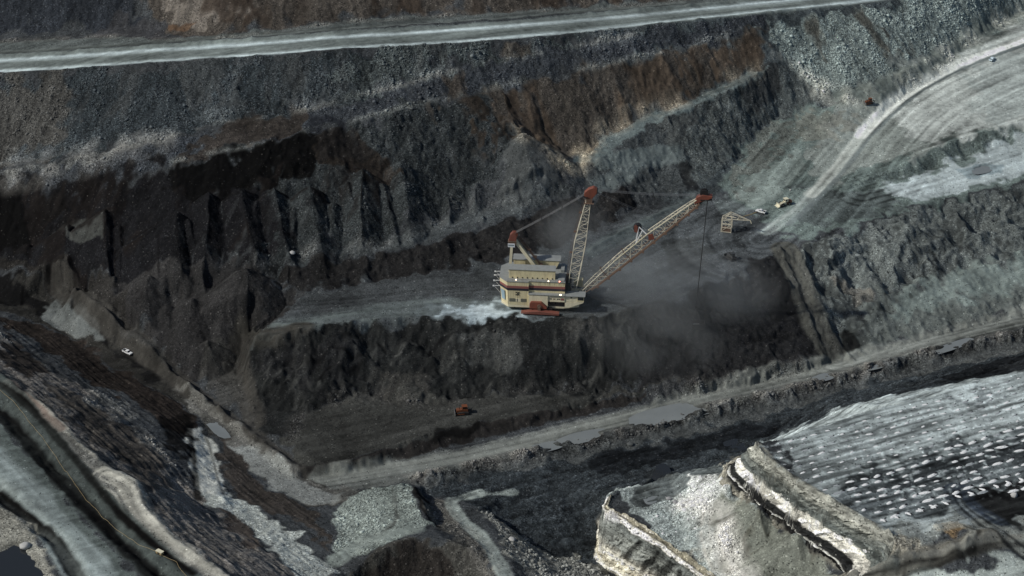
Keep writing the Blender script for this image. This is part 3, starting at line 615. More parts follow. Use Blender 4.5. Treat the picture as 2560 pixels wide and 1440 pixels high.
# brown spoil tipped down the faces in streaks
def streak_zone(pts, c, a, lo, hi, f, soft=5):
    (j0, j1, i0, i1), m = poly_in(on_ground(pts), soft, 4)
    s_ = np.clip((f[j0:j1, i0:i1] - lo) / (hi - lo), 0, 1)
    m = m * s_ * a
    col[j0:j1, i0:i1] += ((lin(c) / KL).astype(np.float32) - col[j0:j1, i0:i1]) * m[..., None]
    rub[j0:j1, i0:i1] *= 1 - .7 * m
streak_zone([(1200,236),(1421,188),(1710,128),(1908,80),(1900,160),(1760,236),(1600,290),(1480,372),(1400,360),(1330,345)], (70, 61, 53), .95, -.1, .3, rill3)
streak_zone([(1060,262),(1287,216),(1330,345),(1250,420),(1150,380)], (50, 44, 39), .9, .1, .4, rill3)
streak_zone([(1908,80),(2200,14),(2300,120),(2110,242),(1960,158)], (66, 60, 52), .7, .2, .6, rill3)
streak_zone([(433,416),(850,322),(1000,470),(900,600),(640,660),(380,690),(100,690),(0,480)], (28, 25, 24), .85, .05, .5, rill3)
streak_zone([(433,416),(850,322),(1250,330),(1200,500),(900,600),(640,660),(380,690)], (60, 62, 63), .5, .35, .9, rill2)
streak_zone([(-100,190),(400,165),(1700,62),(1236,148),(760,272),(0,400)], (66, 66, 65), .4, .3, .8, rill3)
streak_zone([(640,838),(1290,797),(1600,770),(1580,900),(1500,972),(1050,1010),(720,1096),(590,905)], (68, 68, 66), .55, .25, .9, rill2)  # grey here: lit spurs of the dug face, lightened by colour
streak_zone([(380,-60),(3000,-300),(2000,-20),(1200,28),(600,75)], (54, 46, 40), .8, .0, .5, rill3)
streak_zone([(2000,620),(2560,466),(2700,440),(2700,615),(2350,690),(2105,880)], (44, 46, 46), .7, .1, .6, rill2)
streak_zone([(1780,1290),(1812,1218),(2060,1390),(2120,1440),(1900,1470)], (66, 64, 56), .8, .1, .7, rill2, 3)
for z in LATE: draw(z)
# rubble collected along toes and narrow benches (paler rock)
def toe(pts, w, c, a, rb=1.0):
    W = smooth_line(on_ground(pts))
    (j0, j1, i0, i1), d, sd_, al = seg_dist(W, w * 2)
    m = np.clip(1.2 - d / w, 0, 1) * np.clip(.45 + .9 * N6[j0:j1, i0:i1], 0, 1)
    col[j0:j1, i0:i1] += ((lin(c) / KL).astype(np.float32) - col[j0:j1, i0:i1]) * (m * a)[..., None]
    rub[j0:j1, i0:i1] = np.maximum(rub[j0:j1, i0:i1], m * rb)
def seg(n, lo, hi): return [(p[0], p[1]) for p in LINES[n] if lo <= p[0] <= hi]
toe(seg('L1a', -50, 1600), 5, (96, 100, 101), .38); toe(seg('L1b', -50, 1600), 1.8, (116, 115, 110), .42)
toe(seg('L2a', 400, 1950), 2.4, (106, 108, 105), .42); toe(seg('T2', 1280, 1900), 6, (132, 124, 110), .6)
toe(seg('T3r', 1960, 2700), 7, (150, 150, 142), .7); toe(seg('farb', -50, 1800), 3, (86, 84, 80), .6)
toe(seg('toe_m', 700, 2000), 6, (60, 58, 56), .5); toe(seg('strip_b', 1000, 2700), 5, (84, 80, 76), .6)
toe(seg('T3', 600, 1300), 5, (84, 84, 82), .5); toe([(1400,400),(1440,405),(1480,372)], 8, (150, 138, 118), .7)
toe(seg('lm1', -10, 460), 4, (96, 94, 90), .5); toe([(0,432),(200,394),(400,350)], 9, (112, 110, 106), .55)
toe([(1700,1262),(1770,1300),(1850,1440)], 7, (176, 172, 166), .6)
# ------------------------------------------------------------------ highwall strata
sl2 = np.hypot(*np.gradient(blur(hm, 1), YS, XS)).astype(np.float32)
(j0, j1, i0, i1), mB = poly_in(on_ground([(1780,1130),(1893,1106),(1990,1200),(2100,1264),(2260,1340),(2240,1420),(2100,1450),(1980,1350),(1885,1280),(1800,1215)]), 3, 0)
(k0, k1, l0, l1), mA = poly_in([(x, y) for x, y in (at(1530,1240,8), at(1600,1275,8.5), at(1690,1330,8.5), at(1800,1410,8.5), at(1880,1500,8.5), at(1760,1600,-19), at(1640,1500,-19), at(1480,1420,-19), at(1485,1320,-12), at(1500,1250,0))], 3, 0)
FACE = np.zeros((NY, NX), np.float32)
steep = np.clip((sl2 - .75) / .3, 0, 1)
FS = XX * .62 - YY * .785                                             # distance along the faces; face noise runs in (along, up)
FN6 = fbm(FS, hm * 1.3, 6.5, 4, 91); FN1 = fbm(FS, hm * 1.5, 1.8, 3, 92); FB = vnoise(FS / 3.4, hm / 2.1, 93)
zz = hm + .45 * FN6 + .25 * FN1
def ramp(z, stops):
    zs_ = [s_[0] for s_ in stops]; cs = np.array([lin(s_[1]) / KL for s_ in stops])
    return np.stack([np.interp(z, zs_, cs[:, k]) for k in range(3)], -1).astype(np.float32)
stB = [(22,(120,116,106)),(24.6,(60,60,58)),(24.3,(30,30,30)),(26.3,(26,26,27)),(26.6,(200,198,190)),(26.9,(40,40,40)),(30.0,(34,35,35)),(30.4,(180,176,168)),(31,(222,217,206)),(32.2,(190,186,176)),(33,(224,218,206)),(34,(206,201,190)),(34.6,(100,103,99)),(36.6,(74,78,76)),(38.6,(106,108,103)),(39.2,(62,65,63)),(41,(122,122,115)),(43,(138,137,129)),(44.5,(114,114,107))]
stA = [(-20,(160,154,138)),(-17,(214,208,192)),(-14,(180,172,152)),(-12,(222,216,202)),(-9,(156,152,142)),(-6,(116,118,114)),(-2,(126,128,123)),(2.2,(104,107,104)),(4.2,(86,88,85)),(4.8,(212,207,197)),(6.8,(220,215,205)),(7.2,(60,58,52)),(7.6,(128,122,106)),(8.6,(150,146,132))]
for (a0, a1, b0, b1), m, st in (((j0, j1, i0, i1), mB, stB), ((k0, k1, l0, l1), mA, stA)):
    w = m * steep[a0:a1, b0:b1]
    cc = ramp(zz[a0:a1, b0:b1], st)
    blot = 1 + .55 * FN6[a0:a1, b0:b1] + .4 * FN1[a0:a1, b0:b1]
    col[a0:a1, b0:b1] += (cc * blot[..., None] - col[a0:a1, b0:b1]) * w[..., None]
    FACE[a0:a1, b0:b1] = np.maximum(FACE[a0:a1, b0:b1], w); rub[a0:a1, b0:b1] *= 1 - .6 * w
# water-stained dark patches down the lower highwall
for u, v, w_ in ((1590,1372,1.5),(1632,1398,1.5),(1672,1418,2.0),(1716,1440,1.8)):
    x, y = at(u, v, -5); s_ = (XX[k0:k1, l0:l1] - x) * .62 - (YY[k0:k1, l0:l1] - y) * .785
    m = np.clip(1.4 - np.abs(s_ + 1.2 * FN6[k0:k1, l0:l1]) / w_, 0, 1) * FACE[k0:k1, l0:l1] * (zz[k0:k1, l0:l1] < 3.5)
    col[k0:k1, l0:l1] *= (1 - .78 * m)[..., None]
print('soils', round(time.time() - T0, 1))
# ------------------------------------------------------------------ blast hole pattern, with the dust spilled round every hole
o0 = np.array(at(2327.8, 1165.3, 44)); av = np.array(at(2359.2, 1156.3, 44)) - o0; bv = np.array(at(2336.1, 1181.5, 44)) - o0
BENCH = on_ground([(1896,1116),(2560,929),(2640,908),(2640,1215),(2400,1245),(2205,1312),(2075,1240),(1990,1192),(1940,1156)])
DARKZ = [(2060,1235),(2150,1180),(2330,1130),(2420,1098),(2700,1025),(2700,1190),(2400,1250),(2240,1310),(2180,1300)]
def inside(p, poly):
    c = False
    for k_ in range(len(poly)):
        (x0, y0), (x1, y1) = poly[k_], poly[(k_ + 1) % len(poly)]
        if (y0 > p[1]) != (y1 > p[1]) and p[0] < (x1 - x0) * (p[1] - y0) / (y1 - y0) + x0: c = not c
    return c
rm = random.Random(5); ra = math.atan2(av[1], av[0]); spots = []
for j in range(-18, 9):
    for i in range(-22, 20):
        p = o0 + av * i + bv * j + np.array((rm.uniform(-.6, .6), rm.uniform(-.5, .5)))
        if inside(p, BENCH):
            uv = proj(p[0], p[1], 44)
            if uv[0] < 2575 and rm.random() > .04: spots.append((p, uv))
spots.sort(key=lambda q: q[0][1]); spots = spots[:290]
for k_, (p, uv) in enumerate(spots):
    i0, i1 = np.searchsorted(XS, [p[0] - 7, p[0] + 7]); j0, j1 = np.searchsorted(YS, [p[1] - 5, p[1] + 5])
    gx, gy = XX[j0:j1, i0:i1] - p[0], YY[j0:j1, i0:i1] - p[1]
    a_, b_ = gx * math.cos(ra) + gy * math.sin(ra) + 1.0, -gx * math.sin(ra) + gy * math.cos(ra)
    m = np.clip(np.exp(-(a_ / 2.9) ** 2 - (b_ / .95) ** 2) * 1.3 + .5 * N1[j0:j1, i0:i1] - .25, 0, 1) * (.38 if inside(uv, DARKZ) else .5) * rm.uniform(.4, 1)
    c_ = (lin((176, 184, 184)) / KL).astype(np.float32)
    col[j0:j1, i0:i1] += (c_ - col[j0:j1, i0:i1]) * m[..., None]
# ------------------------------------------------------------------ fine relief and tone
flat = 1 - slope
tone = 1 + .20 * N6 + .14 * N1 + .18 * N30 + slope * RK * (.12 * rill + .12 * rill2) + flat * (1 - EW) * (.30 + .2 * BB) * STR + BB * (.5 * vnoise((XX * ca + YY * sa) / 7, (-XX * sa + YY * ca) / 1.0, 47) + .45 * vnoise((XX * ca + YY * sa) / 18, (-XX * sa + YY * ca) / 2.2, 48)) + EW * EWK * .34 * STRW
def sweep(pts, w, amp, fq=1.6):
    global tone
    W = smooth_line(on_ground(pts)); (j0, j1, i0, i1), d, sd_, al = seg_dist(W, w + 10)
    m = np.clip((w - d) / 8, 0, 1)
    n = vnoise(sd_ / fq + .25 * N6[j0:j1, i0:i1], al / 70, 71) + .7 * vnoise(sd_ / (fq * 2.7), al / 110, 72)
    f = flat[j0:j1, i0:i1] * m
    tone[j0:j1, i0:i1] += f * (amp * n - .3 * STR[j0:j1, i0:i1])
sweep([(1900,600),(1990,530),(2110,395),(2230,265),(2400,165),(2700,50)], 52, .34)
sweep([(2150,480),(2350,415),(2560,340),(2800,260)], 22, .34)
sweep([(2090,905),(2300,800),(2560,690),(2800,600)], 26, .3)
sweep([(800,1200),(1100,1150),(1400,1085),(1800,982),(2100,912),(2400,832),(2700,765)], 14, .3, 1.1)
sweep([(640,830),(900,780),(1200,750),(1450,745),(1700,640),(1880,540)], 26, .22)
col *= np.clip(tone, .35, 2.0)[..., None]
smoothz = np.clip(rub * 1.4, .06, 1)
Z = hm + slope * RK * (.14 * rill + .26 * rill2 + .45 * rill3) * (1 - FACE) + EW * EWK * slope * .4 * STRW + slope * BLK * (3.2 * fbm(XX, YY, 24.0, 2, 80) + 1.1 * fbm(XX, YY, 7.0, 4, 81) - .9 * np.abs(fbm(XX, YY, 11.0, 3, 82))) + N6 * (.10 + .55 * slope) + N1 * (.04 + .26 * smoothz * (.3 + .7 * slope))
Z += rub * slope * .38 * np.clip(vnoise(XX / 2.7, YY / 2.7, 52) - .2, 0, 1) + rub * (.3 + .7 * slope) * .5 * np.clip(vnoise(XX / 1.15, YY / 1.15, 51) - .25, 0, 1)
# ledges on the rock faces
tri = np.abs(((zz / 2.6) % 1.0) - .5) * 2
tri2 = np.abs(((zz / 1.1) % 1.0) - .5) * 2
Z += FACE * ((tri - .5) * 1.5 + (tri2 - .5) * .5 + 1.5 * FN6 + .9 * FN1 + 1.0 * FB)
# hollows and overhanging clods along the dug faces
for pts, a in (([(2000,620),(2130,580),(2250,530),(2560,468),(2700,440),(2700,610),(2350,688),(2150,745),(2060,740)], 2.2), ([(650,850),(900,806),(1290,800),(1480,802),(1570,900),(1500,968),(1050,1005),(780,1020),(640,980)], 1.5),
               ([(2150,450),(2260,424),(2400,350),(2490,326),(2520,356),(2420,390),(2260,444)], 1.3), ([(690,676),(1000,638),(1250,558),(1480,490),(1440,600),(1250,655),(960,700),(760,732)], 1.0), ([(1640,306),(1890,180),(2100,240),(1900,325),(1740,475)], 1.2)):
    (j0, j1, i0, i1), m = poly_in(on_ground(pts), 8, 2)
    e = fbm(XX[j0:j1, i0:i1], YY[j0:j1, i0:i1], 16, 4, 61)
    Z[j0:j1, i0:i1] += m * a * (-np.abs(e) * 2.2 + .6)
W = smooth_line(on_ground([(1060,1200),(1250,1160),(1400,1128),(1600,1084),(1800,1026),(2000,982),(2200,926),(2400,876),(2700,806)]))
(j0, j1, i0, i1), d, sd_, al = seg_dist(W, 9)
m = np.clip(1 - d / 6, 0, 1)
ck = np.clip(fbm(XX[j0:j1, i0:i1], YY[j0:j1, i0:i1], 5, 4, 87) + .15, 0, 1)
Z[j0:j1, i0:i1] += m * 3.0 * ck; col[j0:j1, i0:i1] *= (1 + m * .9 * (ck - .35))[..., None]; rub[j0:j1, i0:i1] = np.maximum(rub[j0:j1, i0:i1], m)
# strip road wheel marks, puddle hollows
PUDDLES = [
 ([(1588,1045),(1620,1030),(1700,1012),(1760,1016),(1772,1030),(1700,1050),(1640,1064),(1596,1066)], 'broad'),
 ([(1400,1100),(1440,1085),(1500,1076),(1514,1090),(1450,1108),(1412,1116)], 'long'),
 ([(1335,1118),(1380,1108),(1402,1120),(1360,1132)], 'small'),
 ([(2320,888),(2360,868),(2410,852),(2424,860),(2380,880),(2332,894)], 'narrow'),
 ([(2034,948),(2060,938),(2084,946),(2070,956),(2044,958)], 'kidney'),
 ([(2166,930),(2196,918),(2206,926),(2176,936)], 'tiny'),
 ([(1812,1108),(1830,1100),(1856,1104),(1862,1122),(1836,1128),(1818,1122)], 'coal'),
 ([(1640,1184),(1660,1180),(1672,1186),(1654,1194),(1630,1206),(1606,1212),(1630,1198)], 'edge'),
 ([(1610,1246),(1640,1242),(1636,1256),(1618,1258)], 'bench'),
 ([(520,1062),(545,1060),(572,1090),(552,1094)], 'left'),
 ([(2432,420),(2455,412),(2480,418),(2470,430),(2440,436)], 'plateau'),
 ([(-40,1392),(30,1366),(70,1376),(96,1410),(100,1460),(-40,1460)], 'pond'),
]
WATER = []
for pts, nm in PUDDLES:
    W = on_ground(pts)
    c = np.mean(np.array(W), 0); r_ = poly_in(W, 2.0, 2.4)
    if r_ is None: continue
    (j0, j1, i0, i1), m = r_
    lv = float(np.percentile(Z[j0:j1, i0:i1][m > .5], 30 if nm != 'ditch' else 45)) if (m > .5).any() else float(hgt(*c, Z))
    rw = poly_in(W, 7, 3); q0, q1, q2, q3 = rw[0]; col[q0:q1, q2:q3] *= (1 - .5 * np.clip(rw[1] * 1.6, 0, 1))[..., None]
    Z[j0:j1, i0:i1] += (lv - .28 + .12 * N1[j0:j1, i0:i1] - Z[j0:j1, i0:i1]) * np.clip(m * 1.3, 0, 1)
    WATER.append((W, lv, nm))
# level pads under the machines
PADS = [(1325,770,20),(1902,532,4),(1962,512,5),(1155,1030,6),(318,884,4),(1828,646,4),(2172,258,3),(1822,575,5),(398,1388,3),(2480,150,4)]
PADZ = []
for u, v, r_ in PADS:
    x, y = hit(u, v, hm0); z = float(hgt(x, y, blur(hm0, 1)))
    i0, i1 = np.searchsorted(XS, [x - 2 * r_, x + 2 * r_]); j0, j1 = np.searchsorted(YS, [y - 2 * r_, y + 2 * r_])
    d = np.hypot(XX[j0:j1, i0:i1] - x, YY[j0:j1, i0:i1] - y)
    loc = hm0[j0:j1, i0:i1] if r_ < 10 else np.full(d.shape, z, np.float32)
    m = np.clip(1.7 - d / r_, 0, 1)
    Z[j0:j1, i0:i1] += (loc - Z[j0:j1, i0:i1]) * m * .9
col *= np.clip((col.mean(-1, keepdims=True) / .07) ** .2, .6, 1.1)
col = np.clip(col, .004, .86)
(j0, j1, i0, i1), m = poly_in(on_ground([(1060,1222),(1250,1188),(1650,1108),(2200,962),(2700,855),(2700,930),(2000,1080),(1880,1125),(1530,1245),(1500,1390),(1330,1370),(1180,1262)]), 5, 3)
cx_, cy_ = XX[j0:j1, i0:i1] * ca + YY[j0:j1, i0:i1] * sa, -XX[j0:j1, i0:i1] * sa + YY[j0:j1, i0:i1] * ca
cf = vnoise(cx_ / 6, cy_ / 1.6, 101) + .8 * vnoise(cx_ / 2.2, cy_ / 1.0, 102) + .6 * vnoise(cx_ / 20, cy_ / 5, 103)
col[j0:j1, i0:i1] *= (1 + m * np.clip(.42 * cf, -.6, 1.1))[..., None]; Z[j0:j1, i0:i1] += m * .35 * cf
print('relief', round(time.time() - T0, 1))

# ------------------------------------------------------------------ ground material
def nt(name):
    m = bpy.data.materials.new(name); m.use_nodes = True
    return m, m.node_tree, m.node_tree.nodes['Principled BSDF']
def ground_material():
    m, t, b = nt('broken_ground'); N, K = t.nodes.new, t.links.new
    at_ = N('ShaderNodeAttribute'); at_.attribute_name = 'soil_shade'
    ru = N('ShaderNodeAttribute'); ru.attribute_name = 'rubble'
    geo = N('ShaderNodeNewGeometry')
    def vor(scale, rnd=1.0):
        v = N('ShaderNodeTexVoronoi'); v.inputs['Scale'].default_value = scale; v.inputs['Randomness'].default_value = rnd
        K(geo.outputs['Position'], v.inputs['Vector']); return v
    def math_(op, a, b_=None, c=None):
        n = N('ShaderNodeMath'); n.operation = op
        for k, x in enumerate((a, b_, c)):
            if x is None: continue
            if isinstance(x, (int, float)): n.inputs[k].default_value = x
            else: K(x, n.inputs[k])
        return n.outputs[0]
    def noise(scale, det=4, rough=.6):
        n = N('ShaderNodeTexNoise'); n.inputs['Scale'].default_value = scale; n.inputs['Detail'].default_value = det; n.inputs['Roughness'].default_value = rough
        K(geo.outputs['Position'], n.inputs['Vector']); return n
    va, vb = vor(1.1), vor(2.1)
    ca_ = N('ShaderNodeSeparateColor'); K(va.outputs['Color'], ca_.inputs[0])
    cb_ = N('ShaderNodeSeparateColor'); K(vb.outputs['Color'], cb_.inputs[0])
    big = noise(.12, 3, .6)
    dens = math_('MULTIPLY', ru.outputs['Fac'], math_('MULTIPLY_ADD', big.outputs['Fac'], 1.6, -.25))
    # stones: every clod has its own tone; a few are pale, some gaps are black
    grain = math_('MULTIPLY_ADD', math_('MULTIPLY', math_('POWER', cb_.outputs[0], 2.4), 2.6), dens, math_('MULTIPLY_ADD', dens, -.62, 1.0))
    grain = math_('MULTIPLY', grain, math_('MULTIPLY_ADD', math_('SUBTRACT', ca_.outputs[1], .5), math_('MULTIPLY', dens, .7), 1.0))
    pale = math_('MULTIPLY', math_('GREATER_THAN', ca_.outputs[0], math_('MULTIPLY_ADD', dens, -.09, 1.0)), math_('LESS_THAN', va.outputs['Distance'], .42))
    pale2 = math_('MULTIPLY', math_('GREATER_THAN', cb_.outputs[2], math_('MULTIPLY_ADD', dens, -.15, 1.0)), math_('LESS_THAN', vb.outputs['Distance'], .5))
    dark = math_('GREATER_THAN', cb_.outputs[1], math_('MULTIPLY_ADD', dens, -.22, 1.0))
    fine = noise(1.6, 5, .7); mid = noise(.35, 4, .65)
    tone_ = math_('MULTIPLY_ADD', fine.outputs['Fac'], 1.1, .45)
    tone_ = math_('MULTIPLY', tone_, math_('MULTIPLY_ADD', mid.outputs['Fac'], .7, .65)); tone_ = math_('MULTIPLY', tone_, grain)
    mul = N('ShaderNodeMix'); mul.data_type = 'RGBA'; mul.blend_type = 'MULTIPLY'; mul.inputs['Factor'].default_value = 1
    K(at_.outputs['Color'], mul.inputs[6])
    comb = N('ShaderNodeCombineColor'); [K(tone_, comb.inputs[k]) for k in range(3)]; K(comb.outputs[0], mul.inputs[7])
    def mix(fac, a, col_, f=1.0):
        n = N('ShaderNodeMix'); n.data_type = 'RGBA'; K(math_('MULTIPLY', fac, f), n.inputs['Factor']); K(a, n.inputs[6])
        if isinstance(col_, tuple): n.inputs[7].default_value = col_
        else: K(col_, n.inputs[7])
        return n.outputs[2]
    stone = N('ShaderNodeMix'); stone.data_type = 'RGBA'; stone.inputs['Factor'].default_value = .14
    sc_ = N('ShaderNodeMix'); sc_.data_type = 'RGBA'; sc_.blend_type = 'MULTIPLY'; sc_.inputs['Factor'].default_value = 1; K(at_.outputs['Color'], sc_.inputs[6]); sc_.inputs[7].default_value = (2.9, 2.9, 2.9, 1)
    tint = N('ShaderNodeValToRGB'); tint.color_ramp.elements[0].color = (.12, .14, .15, 1); tint.color_ramp.elements[1].color = (.38, .35, .30, 1); K(ca_.outputs[2], tint.inputs[0])
    K(sc_.outputs[2], stone.inputs[6]); K(tint.outputs[0], stone.inputs[7])
    c = mix(dark, mul.outputs[2], (.006, .007, .008, 1), .75)
    c = mix(pale2, c, stone.outputs[2], .55); c = mix(pale, c, stone.outputs[2], .75)
    fa = N('ShaderNodeAttribute'); fa.attribute_name = 'face'
    mpf = N('ShaderNodeMapping'); mpf.inputs['Scale'].default_value = (.30, .30, .85); K(geo.outputs['Position'], mpf.inputs['Vector'])
    wob = N('ShaderNodeMix'); wob.data_type = 'VECTOR'; wob.inputs['Factor'].default_value = .4; K(mpf.outputs[0], wob.inputs[4]); K(noise(.5, 3).outputs['Color'], wob.inputs[5])
    bl = N('ShaderNodeTexVoronoi'); bl.inputs['Scale'].default_value = 1.0; K(wob.outputs[1], bl.inputs['Vector'])
    bs = N('ShaderNodeSeparateColor'); K(bl.outputs['Color'], bs.inputs[0])
    be = N('ShaderNodeTexVoronoi'); be.feature = 'DISTANCE_TO_EDGE'; be.inputs['Scale'].default_value = 1.0; K(wob.outputs[1], be.inputs['Vector'])
    crack = math_('MULTIPLY', math_('LESS_THAN', be.outputs['Distance'], .06), math_('MULTIPLY', fa.outputs['Fac'], math_('GREATER_THAN', mid.outputs['Fac'], .47)))
    c = mix(crack, c, (.02, .02, .019, 1), .4)
    bt = math_('MULTIPLY_ADD', math_('MULTIPLY', fa.outputs['Fac'], math_('SUBTRACT', bs.outputs[0], .5)), .6, 1.0)
    bm_ = N('ShaderNodeMix'); bm_.data_type = 'RGBA'; bm_.blend_type = 'MULTIPLY'; bm_.inputs['Factor'].default_value = 1; K(c, bm_.inputs[6])
    bc = N('ShaderNodeCombineColor'); [K(bt, bc.inputs[k]) for k in range(3)]; K(bc.outputs[0], bm_.inputs[7]); c = bm_.outputs[2]
    K(c, b.inputs['Base Color']); b.inputs['Roughness'].default_value = .95; b.inputs['Specular IOR Level'].default_value = .06
    hgt_ = math_('ADD', math_('MULTIPLY', fine.outputs['Fac'], .5), math_('MULTIPLY', math_('MULTIPLY', va.outputs['Distance'], ru.outputs['Fac']), -.6))
    hgt_ = math_('ADD', hgt_, math_('MULTIPLY', math_('MULTIPLY', fa.outputs['Fac'], bs.outputs[1]), 1.4))
    bp = N('ShaderNodeBump'); bp.inputs['Strength'].default_value = .55; bp.inputs['Distance'].default_value = .55
    K(hgt_, bp.inputs['Height']); K(bp.outputs[0], b.inputs['Normal'])
    return m
GM = ground_material()
def ground_part(name, faces, smooth=False):
    """the faces of one class of ground as a mesh sharing the sheet's vertices along its borders"""
    used, inv = np.unique(faces, return_inverse=True)
    iy, ix = np.divmod(used, NX)
    co = np.stack([XX[iy, ix], YY[iy, ix], Z[iy, ix]], -1).astype(np.float32)
    me = bpy.data.meshes.new(name)
    me.vertices.add(len(used)); me.vertices.foreach_set('co', co.ravel())
    me.loops.add(faces.size); me.loops.foreach_set('vertex_index', inv.astype(np.int32).ravel())
    me.polygons.add(len(faces)); me.polygons.foreach_set('loop_start', np.arange(0, faces.size, 4, dtype=np.int32))
    me.update(calc_edges=True)
    c4 = np.ones((len(used), 4), np.float32); c4[:, :3] = col[iy, ix]
    a = me.attributes.new('soil_shade', 'FLOAT_COLOR', 'POINT'); a.data.foreach_set('color', c4.ravel())  # ground colour, painted cloud shade included
    a = me.attributes.new('face', 'FLOAT', 'POINT'); a.data.foreach_set('value', FACE[iy, ix].astype(np.float32))
    a = me.attributes.new('rubble', 'FLOAT', 'POINT'); a.data.foreach_set('value', rub[iy, ix].astype(np.float32))
    me.polygons.foreach_set('use_smooth', np.ones(len(faces), bool))
    me.materials.append(GM)
    o = bpy.data.objects.new(name, me); SC.collection.objects.link(o); o['kind'] = 'structure'
    return o
idx = np.arange(NY * NX, dtype=np.int32).reshape(NY, NX)
quads = np.stack([idx[:-1, :-1], idx[:-1, 1:], idx[1:, 1:], idx[1:, :-1]], -1)
cls = np.zeros((NY, NX), np.int8)
def mark(pts, k, only=None, world_=False):
    r_ = poly_in(pts if world_ else on_ground(pts), .5, 1.0)
    (j0, j1, i0, i1), m = r_
    mm = m > .5
    if only is not None: mm &= only[j0:j1, i0:i1]
    cls[j0:j1, i0:i1][mm] = k
mark([(-100,410),(390,340),(850,246),(1236,150),(1700,62),(2250,2),(2700,-160),(2700,-80),(2420,112),(2110,246),(1890,180),(1640,310),(1440,425),(1000,640),(640,665),(400,700),(60,672),(-100,650)], 1)
mark([(-200,185),(400,162),(850,130),(1287,105),(1710,59),(2250,0),(2500,-70),(2700,-160),(2420,112),(1236,150),(850,246),(390,340),(-200,420)], 1)
mark([(750,1184),(860,1156),(1180,1058),(1430,1010),(2080,900),(2700,750),(2700,900),(1890,1120),(1522,1246),(1496,1380),(1330,1366),(1060,1216),(840,1232)], 2)
cls[ZID == 1] = 3
mark([(1940,560),(2000,516),(2060,450),(2160,325),(2300,205),(2480,125),(2760,34),(2760,48),(2480,138),(2300,218),(2160,338),(2060,462),(1950,570)], 3)
cls[FACE > .4] = 4
NAMES = ['ground', 'spoil_slope', 'pit_floor', 'haul_road', 'highwall']
fc = cls[:-1, :-1]
for k, n in enumerate(NAMES):
    sel = quads[fc == k]
    if len(sel): ground_part(n, sel)
print('mesh', NX, NY, round(time.time() - T0, 1))
# ------------------------------------------------------------------ standing water
def water_material():
    m, t, b = nt('muddy_water')
    b.inputs['Base Color'].default_value = (.10, .115, .125, 1); b.inputs['Roughness'].default_value = .16; b.inputs['Specular IOR Level'].default_value = .5
    n = t.nodes.new('ShaderNodeTexNoise'); n.inputs['Scale'].default_value = .12; n.inputs['Detail'].default_value = 5
    g_ = t.nodes.new('ShaderNodeNewGeometry'); t.links.new(g_.outputs['Position'], n.inputs['Vector'])
    r_ = t.nodes.new('ShaderNodeValToRGB'); r_.color_ramp.elements[0].color = (.15, .165, .165, 1); r_.color_ramp.elements[1].color = (.23, .25, .245, 1)
    t.links.new(n.outputs['Fac'], r_.inputs[0]); t.links.new(r_.outputs[0], b.inputs['Base Color'])
    return m
WM = water_material(); DW, _t, _b = nt('dark_water'); _b.inputs['Base Color'].default_value = (.022, .025, .027, 1); _b.inputs['Roughness'].default_value = .1
for W, lv, nm in WATER:
    bm = bmesh.new(); c = np.mean(np.array(W), 0)
    vs = [bm.verts.new((x + (x - c[0]) * .2, y + (y - c[1]) * .2, lv)) for x, y in smooth_line(W + [W[0]])[:-1]]
    f = bm.faces.new(vs); bmesh.ops.triangulate(bm, faces=[f])
    for f in bm.faces:
        if f.normal.z < 0: f.normal_flip()
    me = bpy.data.meshes.new('puddle'); bm.to_mesh(me); bm.free(); me.materials.append(DW if nm in ('pond', 'edge', 'coal') else WM)
    o = bpy.data.objects.new('pond' if nm == 'pond' else 'puddle', me); SC.collection.objects.link(o); o['kind'] = 'structure'

